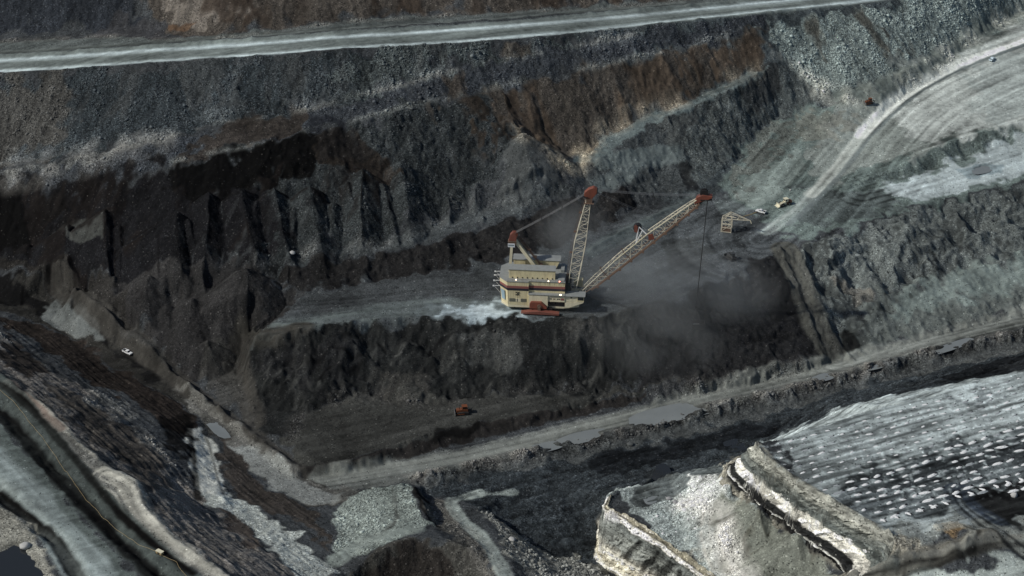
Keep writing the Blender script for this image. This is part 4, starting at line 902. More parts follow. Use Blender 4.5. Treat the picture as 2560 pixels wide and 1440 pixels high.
# ------------------------------------------------------------------ the bedded rock faces, lofted between crest and foot
def resample(P, step=None, n=None):
    P = np.array(P, float); d = np.r_[0, np.cumsum(np.hypot(*np.diff(P[:, :2], axis=0).T))]
    n = n or int(d[-1] / step); q = np.linspace(0, d[-1], n)
    return np.stack([np.interp(q, d, P[:, k]) for k in range(3)], -1), q
def loft(crest, foot, strat, seed, stains=()):
    C = np.array([(*at(u, v, z), z) for u, v, z in crest]); F = np.array([(*at(u, v, z), z) for u, v, z in foot])
    C, q = resample(C, .33); F, _ = resample(F, n=len(C)); n = len(C)
    ker = np.ones(9) / 9
    sm = lambda A: np.stack([np.convolve(np.pad(A[:, k], 4, mode='edge'), ker, 'valid') for k in range(3)], -1)
    C, F = sm(C), sm(F)
    tg = np.gradient((C + F)[:, :2], axis=0); tg /= np.linalg.norm(tg, axis=1, keepdims=True) + 1e-9
    nr = np.stack([tg[:, 1], -tg[:, 0]], -1)
    if ((F - C)[:, :2] * nr).sum() < 0: nr = -nr
    hgt_ = float((C[:, 2] - F[:, 2]).mean()); rows = int(hgt_ / .26)
    tt = np.linspace(-.06, 1, rows)[:, None]
    S_ = np.broadcast_to(q[None], (rows, n)).astype(np.float32)
    X = F[None, :, 0] * (1 - tt) + C[None, :, 0] * tt; Y = F[None, :, 1] * (1 - tt) + C[None, :, 1] * tt; Zz = F[None, :, 2] * (1 - tt) + C[None, :, 2] * tt
    zb = (Zz + .7 * vnoise(S_ / 40, Zz / 30, seed) + .25 * fbm(S_, Zz, 6, 3, seed + 1)).astype(np.float32)   # bedding undulates gently
    rs_ = np.random.RandomState(seed); ed = [zb.min() - 1]
    while ed[-1] < zb.max() + 1: ed.append(ed[-1] + rs_.choice([.45, .7, 1.0, 1.5, 2.2]))
    ed = np.array(ed); bed = np.clip(np.searchsorted(ed, zb) - 1, 0, len(ed) - 1); off = rs_.uniform(-.45, .45, len(ed) + 1)
    inb = zb - ed[bed]
    bw = rs_.uniform(1.4, 5.0, len(ed) + 1)[bed]; bs_ = S_ / bw + rs_.uniform(0, 9, len(ed) + 1)[bed] + .25 * vnoise(S_ / 2, Zz / 2, seed + 4)
    bi = np.floor(bs_).astype(np.int32); fr = bs_ - bi
    rnd = _V[(_P[(bi * 13 + bed * 71 + seed) & 4095])]; rnd2 = _V[(_P[(bi * 29 + bed * 17 + seed + 5) & 4095])]
    joint = np.clip(1 - np.minimum(fr, 1 - fr) * bw / .22, 0, 1) * (rnd2 > -.2); seam = np.clip(1 - inb / .16, 0, 1)
    big = fbm(S_, Zz * .6, 14, 3, seed + 2)
    D = .95 + off[bed] * .9 + .42 * rnd + .9 * big + .35 * fbm(S_, Zz, 2.2, 3, seed + 3) - .5 * joint - .4 * seam
    fade = np.clip((1 - tt) / .05, 0, 1) * .75 + .25
    D = np.maximum(D * fade, .15)
    X = X + nr[None, :, 0] * D; Y = Y + nr[None, :, 1] * D
    # lip turned back over the bench
    lx, ly = C[:, 0] - nr[:, 0] * 1.4, C[:, 1] - nr[:, 1] * 1.4
    X = np.vstack([X, lx]); Y = np.vstack([Y, ly]); Zz2 = np.vstack([Zz, np.array([hgt(a, b, Z) for a, b in zip(lx, ly)])[None] - .12]); Zz2[-2] = np.maximum(Zz2[-2], Zz2[-1] - .1)
    cc = ramp(zb, strat) * (1 + .38 * rnd + .40 * big + .30 * fbm(S_, Zz, 1.6, 3, seed + 6))[..., None] * (1 - .62 * np.maximum(joint * .9, seam * (off[bed] > -.1)))[..., None]
    for u, v, z, w_, z0, z1 in stains:
        x, y = at(u, v, z); k = np.argmin((F[:, 0] + C[:, 0] - 2 * x) ** 2 + (F[:, 1] + C[:, 1] - 2 * y) ** 2)
        m = np.clip(1.5 - np.abs(S_ - q[k] + 1.2 * fbm(S_, Zz, 5, 2, seed + 8)) / w_, 0, 1) * np.clip((z1 - Zz) / .8, 0, 1) * np.clip((Zz - z0) / 4, 0, 1)
        cc *= (1 - .82 * m)[..., None]
    cc = np.clip(np.concatenate([cc, cc[-1:]], 0), .006, .86)
    rows += 1
    me = bpy.data.meshes.new('highwall'); co = np.stack([X, Y, Zz2], -1).astype(np.float32)
    id_ = np.arange(rows * n, dtype=np.int32).reshape(rows, n); qd = np.stack([id_[:-1, :-1], id_[:-1, 1:], id_[1:, 1:], id_[1:, :-1]], -1).reshape(-1, 4)
    me.vertices.add(rows * n); me.vertices.foreach_set('co', co.ravel()); me.loops.add(qd.size); me.loops.foreach_set('vertex_index', qd.ravel())
    me.polygons.add(len(qd)); me.polygons.foreach_set('loop_start', np.arange(0, qd.size, 4, dtype=np.int32)); me.update(calc_edges=True)
    c4 = np.ones((rows * n, 4), np.float32); c4[:, :3] = cc.reshape(-1, 3)
    a = me.attributes.new('soil_shade', 'FLOAT_COLOR', 'POINT'); a.data.foreach_set('color', c4.ravel())
    a = me.attributes.new('rubble', 'FLOAT', 'POINT'); a.data.foreach_set('value', np.full(rows * n, .35, np.float32))
    me.materials.append(GM)
    o = bpy.data.objects.new('highwall', me); SC.collection.objects.link(o); o['kind'] = 'structure'
loft(LINES['B_crest'], LINES['B_base'], stB, 3)
loft([(1530,1240,7.8)] + LINES['A_edge'], [(1512,1300,-9)] + LINES['A_foot'], stA, 9, [(1600,1375,-6,1.5,-12,3.6), (1640,1400,-6,1.3,-14,3.4), (1680,1424,-6,2.0,-16,3.6), (1718,1440,-6,1.4,-12,3.4), (1745,1455,-6,1.6,-14,3.2)])
print('faces', round(time.time() - T0, 1))

# ------------------------------------------------------------------ object helpers
ZS = blur(Z, 1)
def gz(x, y): return float(hgt(x, y, ZS))
def paint(name, c, rough=.55, metal=0.0, dirt=.35, dcol=(.10, .085, .065), sc=.6, alb=True):
    m, t, b = nt(name); N, K = t.nodes.new, t.links.new
    n = N('ShaderNodeTexNoise'); n.inputs['Scale'].default_value = sc; n.inputs['Detail'].default_value = 6; n.inputs['Roughness'].default_value = .7
    tc = N('ShaderNodeTexCoord'); mp = N('ShaderNodeMapping'); mp.inputs['Scale'].default_value = (1, 1, .25)
    K(tc.outputs['Object'], mp.inputs['Vector']); K(mp.outputs[0], n.inputs['Vector'])
    r_ = N('ShaderNodeValToRGB'); r_.color_ramp.elements[0].position = .42; r_.color_ramp.elements[1].position = .72
    r_.color_ramp.elements[0].color = (0, 0, 0, 1); r_.color_ramp.elements[1].color = (dirt,) * 3 + (1,)
    K(n.outputs['Fac'], r_.inputs[0])
    mx = N('ShaderNodeMix'); mx.data_type = 'RGBA'; K(r_.outputs[0], mx.inputs['Factor']); mx.inputs[6].default_value = (*c, 1); mx.inputs[7].default_value = (*dcol, 1)
    K(mx.outputs[2], b.inputs['Base Color']); b.inputs['Roughness'].default_value = rough; b.inputs['Metallic'].default_value = metal
    return m
def s(c): return tuple(float(v) for v in lin(c))
M = dict(cream=paint('cream_paint', (.70, .62, .38), .6, 0, .5, (.30, .25, .15)), pale=paint('pale_cream_paint', (.74, .68, .48), .6, 0, .4, (.3, .26, .18)),
         roof=paint('grey_roof_sheet', (.25, .265, .255), .6, .0, .4, (.13, .13, .12)), red=paint('oxide_red_paint', (.20, .068, .048), .6, 0, .45, (.10, .05, .03)),
         orange=paint('orange_red_paint', (.21, .062, .036), .6, 0, .5, (.05, .03, .025)), pink=paint('faded_red_stripe_paint', (.27, .10, .085), .6, 0, .3), navy=paint('navy_stripe_paint', (.022, .022, .034), .5, 0, .3, (.05, .045, .04)),
         dark=paint('black_grease_steel', (.012, .011, .011), .6, 0, .3, (.03, .026, .022)), steel=paint('worn_bare_steel', (.20, .20, .20), .4, .5, .4), brown=paint('rust_brown_walkway', (.15, .095, .065), .7, 0, .5, (.06, .04, .03)),
         rope=paint('steel_rope', (.16, .165, .17), .5, .3, .1), hrope=paint('greased_black_rope', (.012, .012, .012), .6, 0, .1), lattice=paint('cream_lattice_paint', (.64, .61, .48), .6, 0, .6, (.26, .17, .10), 1.5),
         white=paint('white_body_paint', (.78, .79, .78), .35, 0, .25, (.3, .28, .25), 1.2), glass=paint('dark_window_glass', (.012, .014, .016), .1, 0, .0), tyre=paint('black_rubber', (.012, .012, .012), .9, 0, .4, (.05, .045, .04)),
         yellow=paint('yellow_cable_sheath', (.34, .26, .13), .6, 0, .3, (.2, .16, .08)), machine=paint('orange_machine_paint', (.17, .055, .02), .5, 0, .5, (.05, .035, .03)), creamv=paint('cream_machine_paint', (.74, .70, .52), .45, 0, .3), blue=paint('pale_blue_body_paint', (.62, .74, .80), .35, 0, .2),
         sign=paint('white_sign_board', (.75, .78, .80), .5, 0, .15), ink=paint('grey_blue_lettering', (.12, .17, .17), .6, 0, .2), olive=paint('dark_machine_paint', (.03, .034, .036), .6, 0, .4), louvre=paint('grey_green_louvre', (.14, .145, .11), .6, 0, .4), bluepanel=paint('blue_grey_panel', (.30, .42, .48), .5, 0, .3))
class MB:
    def __init__(self): self.v, self.f = [], []
    def quad_solid(self, P):            # eight corners: bottom ring then top ring
        k = len(self.v); self.v += [tuple(p) for p in P]
        self.f += [tuple(k + i for i in q) for q in ((3, 2, 1, 0), (4, 5, 6, 7), (0, 1, 5, 4), (1, 2, 6, 5), (2, 3, 7, 6), (3, 0, 4, 7))]
        return self
    def box(self, x0, x1, y0, y1, z0, z1):
        return self.quad_solid([(x0, y0, z0), (x1, y0, z0), (x1, y1, z0), (x0, y1, z0), (x0, y0, z1), (x1, y0, z1), (x1, y1, z1), (x0, y1, z1)])
    def bar(self, p, q, w, h=None):
        p, q = Vector(p), Vector(q); h = h or w; d = (q - p).normalized()
        up = Vector((0, 0, 1)) if abs(d.z) < .95 else Vector((1, 0, 0))
        a = d.cross(up).normalized() * w / 2; b = a.cross(d).normalized() * h / 2
        return self.quad_solid([p - a - b, p + a - b, p + a + b, p - a + b, q - a - b, q + a - b, q + a + b, q - a + b])
    def tube(self, p, q, r, n=8, r2=None):
        p, q = Vector(p), Vector(q); r2 = r if r2 is None else r2; d = (q - p).normalized()
        up = Vector((0, 0, 1)) if abs(d.z) < .95 else Vector((1, 0, 0))
        a = d.cross(up).normalized(); b = a.cross(d).normalized(); k = len(self.v)
        for i in range(n):
            t = 2 * math.pi * i / n; o = a * math.cos(t) + b * math.sin(t)
            self.v.append(tuple(p + o * r)); self.v.append(tuple(q + o * r2))
        for i in range(n):
            j = (i + 1) % n; self.f.append((k + 2 * i, k + 2 * j, k + 2 * j + 1, k + 2 * i + 1))
        self.f.append(tuple(k + 2 * i for i in range(n))[::-1]); self.f.append(tuple(k + 2 * i + 1 for i in range(n)))
        return self
    def prism(self, pts, y0, y1, axis='y'):   # outline in (x, z) pushed along y, or in (x, y) pushed along z
        k = len(self.v); n = len(pts)
        for t in (y0, y1):
            for a, b in pts: self.v.append((a, t, b) if axis == 'y' else (a, b, t))
        self.f.append(tuple(range(k, k + n))); self.f.append(tuple(range(k + n, k + 2 * n))[::-1])
        for i in range(n):
            j = (i + 1) % n; self.f.append((k + i, k + n + i, k + n + j, k + j))
        return self
    def build(self, name, mat, parent=None, bevel=0.0):
        me = bpy.data.meshes.new(name); me.from_pydata(self.v, [], self.f)
        bm = bmesh.new(); bm.from_mesh(me); bmesh.ops.recalc_face_normals(bm, faces=bm.faces[:])
        if bevel: bmesh.ops.bevel(bm, geom=bm.edges[:], offset=bevel, segments=1, affect='EDGES', clamp_overlap=True)
        bm.to_mesh(me); bm.free(); me.materials.append(mat)
        o = bpy.data.objects.new(name, me); SC.collection.objects.link(o); o.parent = parent
        return o
def tag(o, label, cat, group=None):
    o['label'] = label; o['category'] = cat
    if group: o['group'] = group
    return o
def thing(name, label, cat, loc, rz=0.0, group=None, tilt=(0, 0)):
    o = bpy.data.objects.new(name, None); SC.collection.objects.link(o)
    o.location = loc; o.rotation_euler = (tilt[0], tilt[1], rz); o.empty_display_size = .5
    return tag(o, label, cat, group)

# ------------------------------------------------------------------ the dragline
DO = (*at(1340, 752, 27), 0.0)
DZ = 27.0
dl = thing('dragline', 'giant cream walking dragline with red-tipped lattice boom, on the dark bench beside the dust cloud', 'dragline', (DO[0], DO[1], DZ), R(-5))
MB().tube((0, -1, -1.0), (0, -1, 2.1), 9.2, 40).build('tub_base', M['dark'], dl)
fr = MB().prism([(-12.2, -10), (-2.7, -10), (14, -9.4), (20.5, -7.5), (20.5, 6), (14, 8), (-12.2, 8), (-15.6, 4.5), (-15.6, -6.5)], 2.1, 3.2, 'z').build('revolving_frame', M['pale'], dl)
# machinery house: outline with cut rear corners
RO = [(-12.7, -10), (-2.7, -10), (-2.7, -9), (13.9, -9), (13.9, 8), (-12.7, 8), (-16.4, 4.2), (-16.4, -6.0)]
h = MB()
k = len(RO)
low = [(x * (.955 if x < -12 else 1), y, 3.2) for x, y in RO]
h.v += low + [(x, y, 15.4) for x, y in RO]
h.f += [tuple(range(k))[::-1], tuple(range(k, 2 * k))] + [(i, (i + 1) % k, k + (i + 1) % k, k + i) for i in range(k)]
house = h.build('machinery_house', M['cream'], dl)
MB().prism([(x * 1.012, y * 1.015 - .02) for x, y in RO], 15.403, 15.7, 'z').build('roof', M['roof'], dl)
g = MB()
for x0 in np.arange(-12.2, 13.5, 1.05):
    y = -10 if x0 < -3 else -9
    g.box(x0 - .04, x0 + .04, y - .06, y - .003, 3.4, 10.9); g.box(x0 - .04, x0 + .04, y - .06, y - .003, 13.4, 15.3)
g.build('cladding_rib', M['pale'], house)
def stripe(nm, mat, z0, z1, o_):
    b = MB()
    b.box(-12.72, -2.68, -10.0 - o_, -10.003, z0, z1); b.box(-2.68, 13.92, -9.0 - o_, -9.003, z0, z1); b.box(13.903, 13.9 + o_, -9.0, 8, z0, z1)
    for (x0, y0), (x1, y1) in (((-12.7, -10), (-16.4, -6.0)), ((-16.4, -6), (-16.4, 4.2)), ((-16.4, 4.2), (-12.7, 8))):
        d = Vector((x1 - x0, y1 - y0, 0)); n = Vector((d.y, -d.x, 0)).normalized()
        if n.x > 0: n = -n
        for q in (0,):
            a = [Vector((x0, y0, 0)) + n * .003, Vector((x1, y1, 0)) + n * .003, Vector((x1, y1, 0)) + n * o_, Vector((x0, y0, 0)) + n * o_]
            f_ = lambda z: [(p.x * (1 - (15.4 - z) / 12.2 * .045), p.y, z) for p in a]
            b.quad_solid(f_(z0) + f_(z1))
    return b.build(nm, mat, house)
stripe('red_stripe', M['pink'], 12.1, 13.3, .09); stripe('navy_stripe', M['navy'], 10.95, 12.08, .10)
# roof houses
def roofhouse(x0, x1, y0, y1, z0, z1, nm, front_slope=0.0, vents=0):
    o = MB().quad_solid([(x0, y0, z0), (x1 - front_slope, y0, z0), (x1 - front_slope, y1, z0), (x0, y1, z0), (x0, y0, z1), (x1, y0, z1), (x1, y1, z1), (x0, y1, z1)]).build(nm, M['cream'], dl)
    MB().quad_solid([(x0 - .3, y0 - .3, z1 + .003), (x1 + .3, y0 - .3, z1 + .003), (x1 + .3, y1 + .3, z1 + .003), (x0 - .3, y1 + .3, z1 + .003), (x0 - .3, y0 - .3, z1 + .2), (x1 + .3, y0 - .3, z1 + .2), (x1 + .3, y1 + .3, z1 + .9), (x0 - .3, y1 + .3, z1 + .9)]).build('roof_sheet', M['roof'], o)
    for i in range(vents):
        x = x0 + 1.6 + i * (x1 - x0 - 2.8) / (vents - 1)
        MB().box(x - .28, x + .28, y0 - .12, y0 - .003, z0 + .15, z0 + .75).build('vent', M['dark'], o)
    g = MB()
    for x in np.arange(x0 + .5, x1 - front_slope - .3, 1.3): g.box(x - .05, x + .05, y0 - .06, y0 - .002, z0 + .9, z1 - .05)
    g.build('cladding_rib', M['pale'], o)
    return o
roofhouse(-12.0, 9.2, -7.0, -3.6, 15.7, 20.2, 'filter_house', 0, 9)
fh = roofhouse(-10.7, 10.8, 2.7, 6.3, 16.6, 20.2, 'filter_house', 1.6, 0)
MB().box(-10.2, 8.6, 3.1, 6.0, 15.7, 16.6).build('overhang_shade', M['dark'], fh)  # dark block in place of the shade under the overhang
# lower side house, shoe drive and shoes
ls = MB().quad_solid([(-2.6, -11, 3.2), (6.2, -11, 3.2), (6.2, -9.003, 3.2), (-2.6, -9.003, 3.2), (-2.6, -11, 9.2), (6.2, -11, 9.2), (6.2, -9.003, 9.6), (-2.6, -9.003, 9.6)]).build('side_house', M['pale'], dl)
MB().box(-2.8, 14.0, -11.2, -9.02, 9.62, 9.8).build('side_roof', M['roof'], ls)
fs = MB().prism([(6.2, 6.1), (14, 6.1), (14, 9.55), (6.2, 9.55)], -10.6, -9.05).build('side_gallery', M['pale'], dl)
for x0, w_, mt in ((7.0, 1.0, 'dark'), (8.7, .9, 'brown'), (10.4, .7, 'dark'), (11.3, .6, 'dark'), (12.2, 1.5, 'pink')):
    MB().box(x0, x0 + w_, -10.66, -10.603, 7.35 if mt != 'pink' else 7.0, 7.85 if mt != 'pink' else 8.1).build('sign_lettering', M[mt], fs)
MB().box(6.4, 13.8, -9.6, -9.04, 3.25, 6.0).build('gallery_recess', M['dark'], fs)
for x0 in (8.2, 9.3): MB().box(x0, x0 + .7, -9.75, -9.603, 4.3, 5.8).build('doorway', M['glass'], fs)
for sy in (-1, 1):
    ya, yb = (-13.8, -11.4) if sy < 0 else (9.3, 12.4)
    MB().prism([(-5.9, .8), (11.7, .7), (11.7, 1.6), (6.5, 2.0), (2.4, 2.5), (-2, 2.0), (-5.9, 1.45)], ya, yb).build('walking_shoe', M['red'], dl, .08)
    y0, y1 = (-12.2, -11.01) if sy < 0 else (8.02, 9.4)
    cf = MB().prism([(-2.1, 2.9), (5.9, 2.9), (5.9, 4.0), (3.4, 6.4), (-1.3, 6.4), (-2.1, 5.2)], y0, y1).build('shoe_drive', M['orange'], dl, .08)
    MB().tube((2.4, y0 - .45 if sy < 0 else y1 + .45, 4.2), (2.4, (y0 - .003) if sy < 0 else y1, 4.2), 1.05, 16).build('crank_hub', M['brown'], cf)
    MB().prism([(1.6, 2.0), (3.2, 2.0), (2.9, 4.2), (1.9, 4.2)], (y0 - .9) if sy < 0 else y1 + .5, (y0 - .5) if sy < 0 else y1 + .9).build('crank_link', M['brown'], cf)
    MB().box(-1.6, 8.2, (-11.3 if sy < 0 else 8.1), (-10.1 if sy < 0 else 9.3), 1.9, 3.1).build('shoe_beam', M['dark'], dl)
# louvres, panels, emblem, access ladder on the rear
for x0, x1 in ((-11.6, -9.0), (-6.2, -3.6)): MB().box(x0, x1, -10.09, -10.003, 5.0, 6.7).build('louvre', M['louvre'], house)
MB().box(-8.8, -6.4, -10.08, -10.003, 5.0, 6.7).build('vent_panel', M['pale'], house)
for x0, x1 in ((-9.2, -8.7), (-8.15, -7.7)): MB().box(x0, x1, -10.12, -10.085, 5.1, 6.6).build('louvre_slat', M['louvre'], house)
MB().bar((-8.6, -10.06, 8.6), (-7.1, -10.06, 10.0), .42, .1).bar((-8.6, -10.075, 10.0), (-7.1, -10.075, 8.6), .42, .1).box(-8.75, -6.95, -10.1, -10.003, 9.9, 10.15).box(-8.75, -6.95, -10.1, -10.003, 8.45, 8.7).build('emblem', M['dark'], house)
MB().quad_solid([(-15.2, -7.2, 5.2), (-13.6, -8.9, 5.2), (-13.67, -8.98, 5.2), (-15.3, -7.3, 5.2), (-15.75, -7.05, 10.2), (-13.9, -9.05, 10.2), (-13.98, -9.13, 10.2), (-15.85, -7.15, 10.2)]).build('rear_panel', M['bluepanel'], house)
for yy, zz_ in ((-5.6, 10.6), (-2.4, 11.6), (1.2, 12.4), (3.6, 13.0)):
    f_ = MB().bar((-16.3, yy, zz_), (-19.2, yy - .3, zz_), .22).bar((-16.2, yy, zz_ - 3.6), (-19.0, yy - .3, zz_), .14).build('flood_lamp_bracket', M['white'], dl)
    MB().box(-19.7, -18.9, yy - .55, yy - .1, zz_ - .25, zz_ + .25).build('flood_lamp', M['white'], f_)
em, t_, b_ = nt('lit_lamp'); b_.inputs['Base Color'].default_value = (.9, .8, .6, 1); b_.inputs['Emission Color'].default_value = (1, .82, .6, 1); b_.inputs['Emission Strength'].default_value = 3
er, t_, b_ = nt('lit_red_lamp'); b_.inputs['Base Color'].default_value = (.9, .3, .2, 1); b_.inputs['Emission Color'].default_value = (1, .35, .25, 1); b_.inputs['Emission Strength'].default_value = 3
for x, mt in ((-8.6, em), (6.3, em), (11.4, er)): MB().box(x - .3, x + .3, -8.95, -8.5, 15.72, 16.15).build('roof_lamp', mt, dl)
MB().box(11.6, 12.5, -10.95, -10.4, 9.82, 10.15).build('gallery_lamp', em, dl)
for y0, y1, x0, x1 in ((-9.7, -9.7, -12.4, 13.6), (7.8, 7.8, -12.4, 13.6)):
    r_ = MB(); r_.bar((x0, y0, 16.7), (x1, y1, 16.7), .07)
    for x in np.arange(x0, x1, 2.2): r_.bar((x, y0, 15.7), (x, y0, 16.7), .07)
    r_.build('handrail', M['brown'], dl)
r_ = MB().box(10.6, 13.6, -8.5, -1, 15.7, 16.2).box(11.4, 13.0, 0, 6.5, 15.7, 17.0); r_.build('roof_hatch', M['roof'], dl)
MB().box(13.95, 16.2, -6, 5, 3.25, 12.5).build('front_house', M['olive'], dl)
# front platform and operator cabs
pf = MB().prism([(14.1, 3.2), (15.6, 3.0), (22.6, 6.0), (22.6, 6.5), (20, 6.6), (18, 6.0), (15, 6.0), (14.1, 6.2)], -10.4, -7.2).build('cab_support', M['pale'], dl)
MB().quad_solid([(14.0, -10.9, 9.35), (23.4, -10.9, 9.35), (23.4, -6.0, 9.35), (14.0, -6.0, 9.35), (14.0, -10.9, 9.6), (23.4, -10.9, 9.6), (23.4, -6.0, 9.6), (14.0, -6.0, 9.6)]).build('cab_roof', M['roof'], dl)
MB().box(14.1, 19.6, -10.3, -7.0, 6.25, 9.33).build('cab_corridor', M['pale'], dl)
cb = MB().box(19.63, 22.8, -10.5, -7.2, 6.55, 9.33).build('operator_cab', M['cream'], dl)
MB().box(20.0, 22.6, -10.56, -10.503, 7.4, 9.1).build('cab_window', M['glass'], cb); MB().box(22.803, 22.86, -10.3, -7.4, 7.2, 9.1).build('cab_window', M['glass'], cb)
MB().box(16.6, 17.4, -10.36, -10.303, 8.2, 8.9).build('small_window', M['glass'], dl)
cb = MB().box(17.4, 21.4, 5.2, 8.0, 5.6, 9.2).build('operator_cab', M['cream'], dl)
MB().box(21.403, 21.46, 5.5, 7.8, 6.8, 8.8).build('cab_window', M['glass'], cb)
MB().box(16.3, 21.2, -6.4, 4.6, 3.25, 5.0).build('boom_foot_frame', M['pale'], dl)
MB().tube((22.2, -1.6, 4.7), (22.2, .2, 4.7), 1.3, 18).build('fairlead_sheave', M['dark'], dl)
# gantry
CY = -.7
MB().bar((-12.2, CY, 15.7), (-11.2, CY, 30.6), 1.35, 1.2).build('gantry_rear_leg', M['pale'], dl)
gl_ = MB().bar((1.8, CY, 15.7), (-9.7, CY, 32.0), 1.5, 1.5).build('gantry_front_leg', M['pale'], dl)
st = MB(); P0, P1 = Vector((3.3, CY + 1.1, 17.0)), Vector((-7.9, CY + 1.1, 32.6))
st.bar(P0, P1, .12, .5); st.bar(P0 + Vector((0, .9, 0)), P1 + Vector((0, .9, 0)), .12, .5)
st.bar(P0 + Vector((.5, 0, 1.0)), P1 + Vector((.5, 0, 1.0)), .1); 
for i in range(16):
    p = P0.lerp(P1, i / 15); st.box(p.x - .4, p.x + .4, p.y, p.y + .9, p.z, p.z + .08); st.bar(p, p + Vector((.5, 0, 1.0)), .08)
for f_ in (.12, .36, .6, .84):
    p = P0.lerp(P1, f_); st.box(p.x - .9, p.x + .9, p.y - .2, p.y + 1.6, p.z + .3, p.z + .5)
st.build('gantry_stair', M['brown'], gl_)
gh = MB().prism([(-12.6, 32.2), (-9.2, 32.2), (-8.9, 34.2), (-9.6, 36.2), (-10.8, 36.6), (-12.0, 35.2)], CY - 1.1, CY + 1.1).build('gantry_head', M['red'], dl, .1)
for q in (-.7, 0, .7): MB().tube((-9.9, CY + q - .2, 35.3), (-9.9, CY + q + .2, 35.3), 1.35, 18).build('sheave', M['orange'], gh)
gp = MB().box(-13.0, -9.0, CY - 1.5, CY + 1.5, 31.7, 32.0).box(-12.8, -9.2, CY - 1.3, CY + 1.3, 30.5, 31.7).build('gantry_platform', M['brown'], dl)
sb = MB().box(-12.95, -9.75, CY - 1.75, CY - 1.55, 29.3, 31.1).build('sign_board', M['sign'], dl)
lt = MB()
for i in range(6):
    x = -12.6 + i * .44; lt.box(x, x + .3, CY - 1.79, CY - 1.752, 29.95, 30.65)
lt.build('sign_lettering', M['ink'], sb)
# mast and boom: four-chord lattices
def lattice(name, stations, n, mat, rc, rl, mats=None, side=None):
    """stations: (t, x, z, half depth in the machine's plane, half width across it)"""
    st_ = np.array(stations); root = None
    def cs(t):
        x, z, hd, hw = [np.interp(t, st_[:, 0], st_[:, q]) for q in (1, 2, 3, 4)]
        e = .01; d = Vector((np.interp(min(t + e, 1), st_[:, 0], st_[:, 1]) - np.interp(max(t - e, 0), st_[:, 0], st_[:, 1]), 0, np.interp(min(t + e, 1), st_[:, 0], st_[:, 2]) - np.interp(max(t - e, 0), st_[:, 0], st_[:, 2]))).normalized()
        nrm = Vector((-d.z, 0, d.x))
        c = Vector((x, CY, z)); y = Vector((0, hw, 0))
        return [c + nrm * hd - y, c + nrm * hd + y, c - nrm * hd - y, c - nrm * hd + y]
    S_ = [cs(i / n) for i in range(n + 1)]
    ch_ = [MB() for _ in range(4)]; la = MB()
    for i in range(n):
        for q in range(4): ch_[q].tube(S_[i][q], S_[i + 1][q], rc, 6)
        a, b = S_[i], S_[i + 1]
        for p, q in ((0, 2), (1, 3), (0, 1), (2, 3)):
            la.tube(a[p], a[q], rl, 5)
            if i % 2: p, q = q, p
            la.tube(a[p], b[q], rl, 5)
    root = la.build(name, mats[2], dl)
    for q in range(4): ch_[q].build('upper_chord' if q < 2 else 'lower_chord', mats[0] if q < 2 else mats[1], root)
    return S_, root
S_, mast = lattice('mast', [(0, 16.6, 4.8, .9, 2.4), (.16, 17.4, 12.5, 2.1, 2.8), (.5, 20.1, 32.5, 2.6, 2.6), (.9, 23.2, 52.5, 1.2, 1.0), (1, 23.7, 55.5, .8, .8)], 15, None, .19, .1, (M['lattice'], M['lattice'], M['lattice']))
ms = MB()
for i in range(1, 15):
    p = (S_[i][0] + S_[i][1]) / 2; q = (S_[i + 1][0] + S_[i + 1][1]) / 2; o_ = Vector((-.7, 0, .2))
    ms.bar(p + o_, q + o_, .8, .12); ms.bar(p + o_ + Vector((-.7, 0, .5)), q + o_ + Vector((-.7, 0, .5)), .1)
    if i % 3 == 0: ms.box(p.x - 1.6, p.x - .2, p.y - .8, p.y + .8, p.z, p.z + .15)
ms.build('walkway', M['brown'], mast)
mp = MB().box(21.7, 26.0, CY - 1.8, CY + 1.8, 53.0, 53.3).box(22.4, 25.2, CY - 1.2, CY + 1.2, 53.3, 55.6).build('mast_platform', M['brown'], dl)
mh = MB().prism([(21.4, 57.0), (22.6, 55.6), (25.2, 55.6), (27.2, 58.4), (27.3, 60.4), (25.6, 61.2), (23.4, 60.2), (21.6, 58.4)], CY - 1.2, CY + 1.2).build('mast_head', M['orange'], dl, .12)
for q in (-.9, -.3, .3, .9): MB().tube((25.8, CY + q - .17, 59.2), (25.8, CY + q + .17, 59.2), 1.75, 18).build('sheave', M['dark'], mh)
MB().box(21.3, 23.3, CY - 1.6, CY + 1.6, 56.2, 56.4).bar((21.4, CY - 1.6, 56.3), (21.4, CY - 1.6, 57.4), .1).bar((21.4, CY + 1.6, 56.3), (21.4, CY + 1.6, 57.4), .1).build('service_deck', M['dark'], mh)
BS, boom = lattice('boom', [(0, 19.7, 5.0, .4, 1.6), (.12, 26.4, 11.6, 1.4, 2.2), (.35, 38.6, 24.2, 2.1, 2.2), (.62, 53.6, 38.8, 2.2, 1.8), (.9, 69.4, 53.4, 1.4, 1.3), (1, 72.6, 56.2, .9, 1.1)], 22, None, .21, .1, (M['lattice'], M['brown'], M['lattice']))
uc = MB()
for a, b in ((7, 13), (13, 22)):
    for q in (0,): uc.bar(BS[a][q] + Vector((0, -.1, .25)), BS[b][q] + Vector((0, -.1, .25)), .34, .34)
uc.build('pipe', M['pale'], boom)
bw = MB()
for i in range(2, 22):
    p, q = BS[i][2], BS[i + 1][2]; o_ = Vector((.25, -.3, -.35)); bw.bar(p + o_, q + o_, .5, .5)
    if i % 2: bw.box(p.x - .1, p.x + .9, p.y - 1.0, p.y, p.z - 1.1, p.z - .6)
bw.build('walkway', M['brown'], boom)
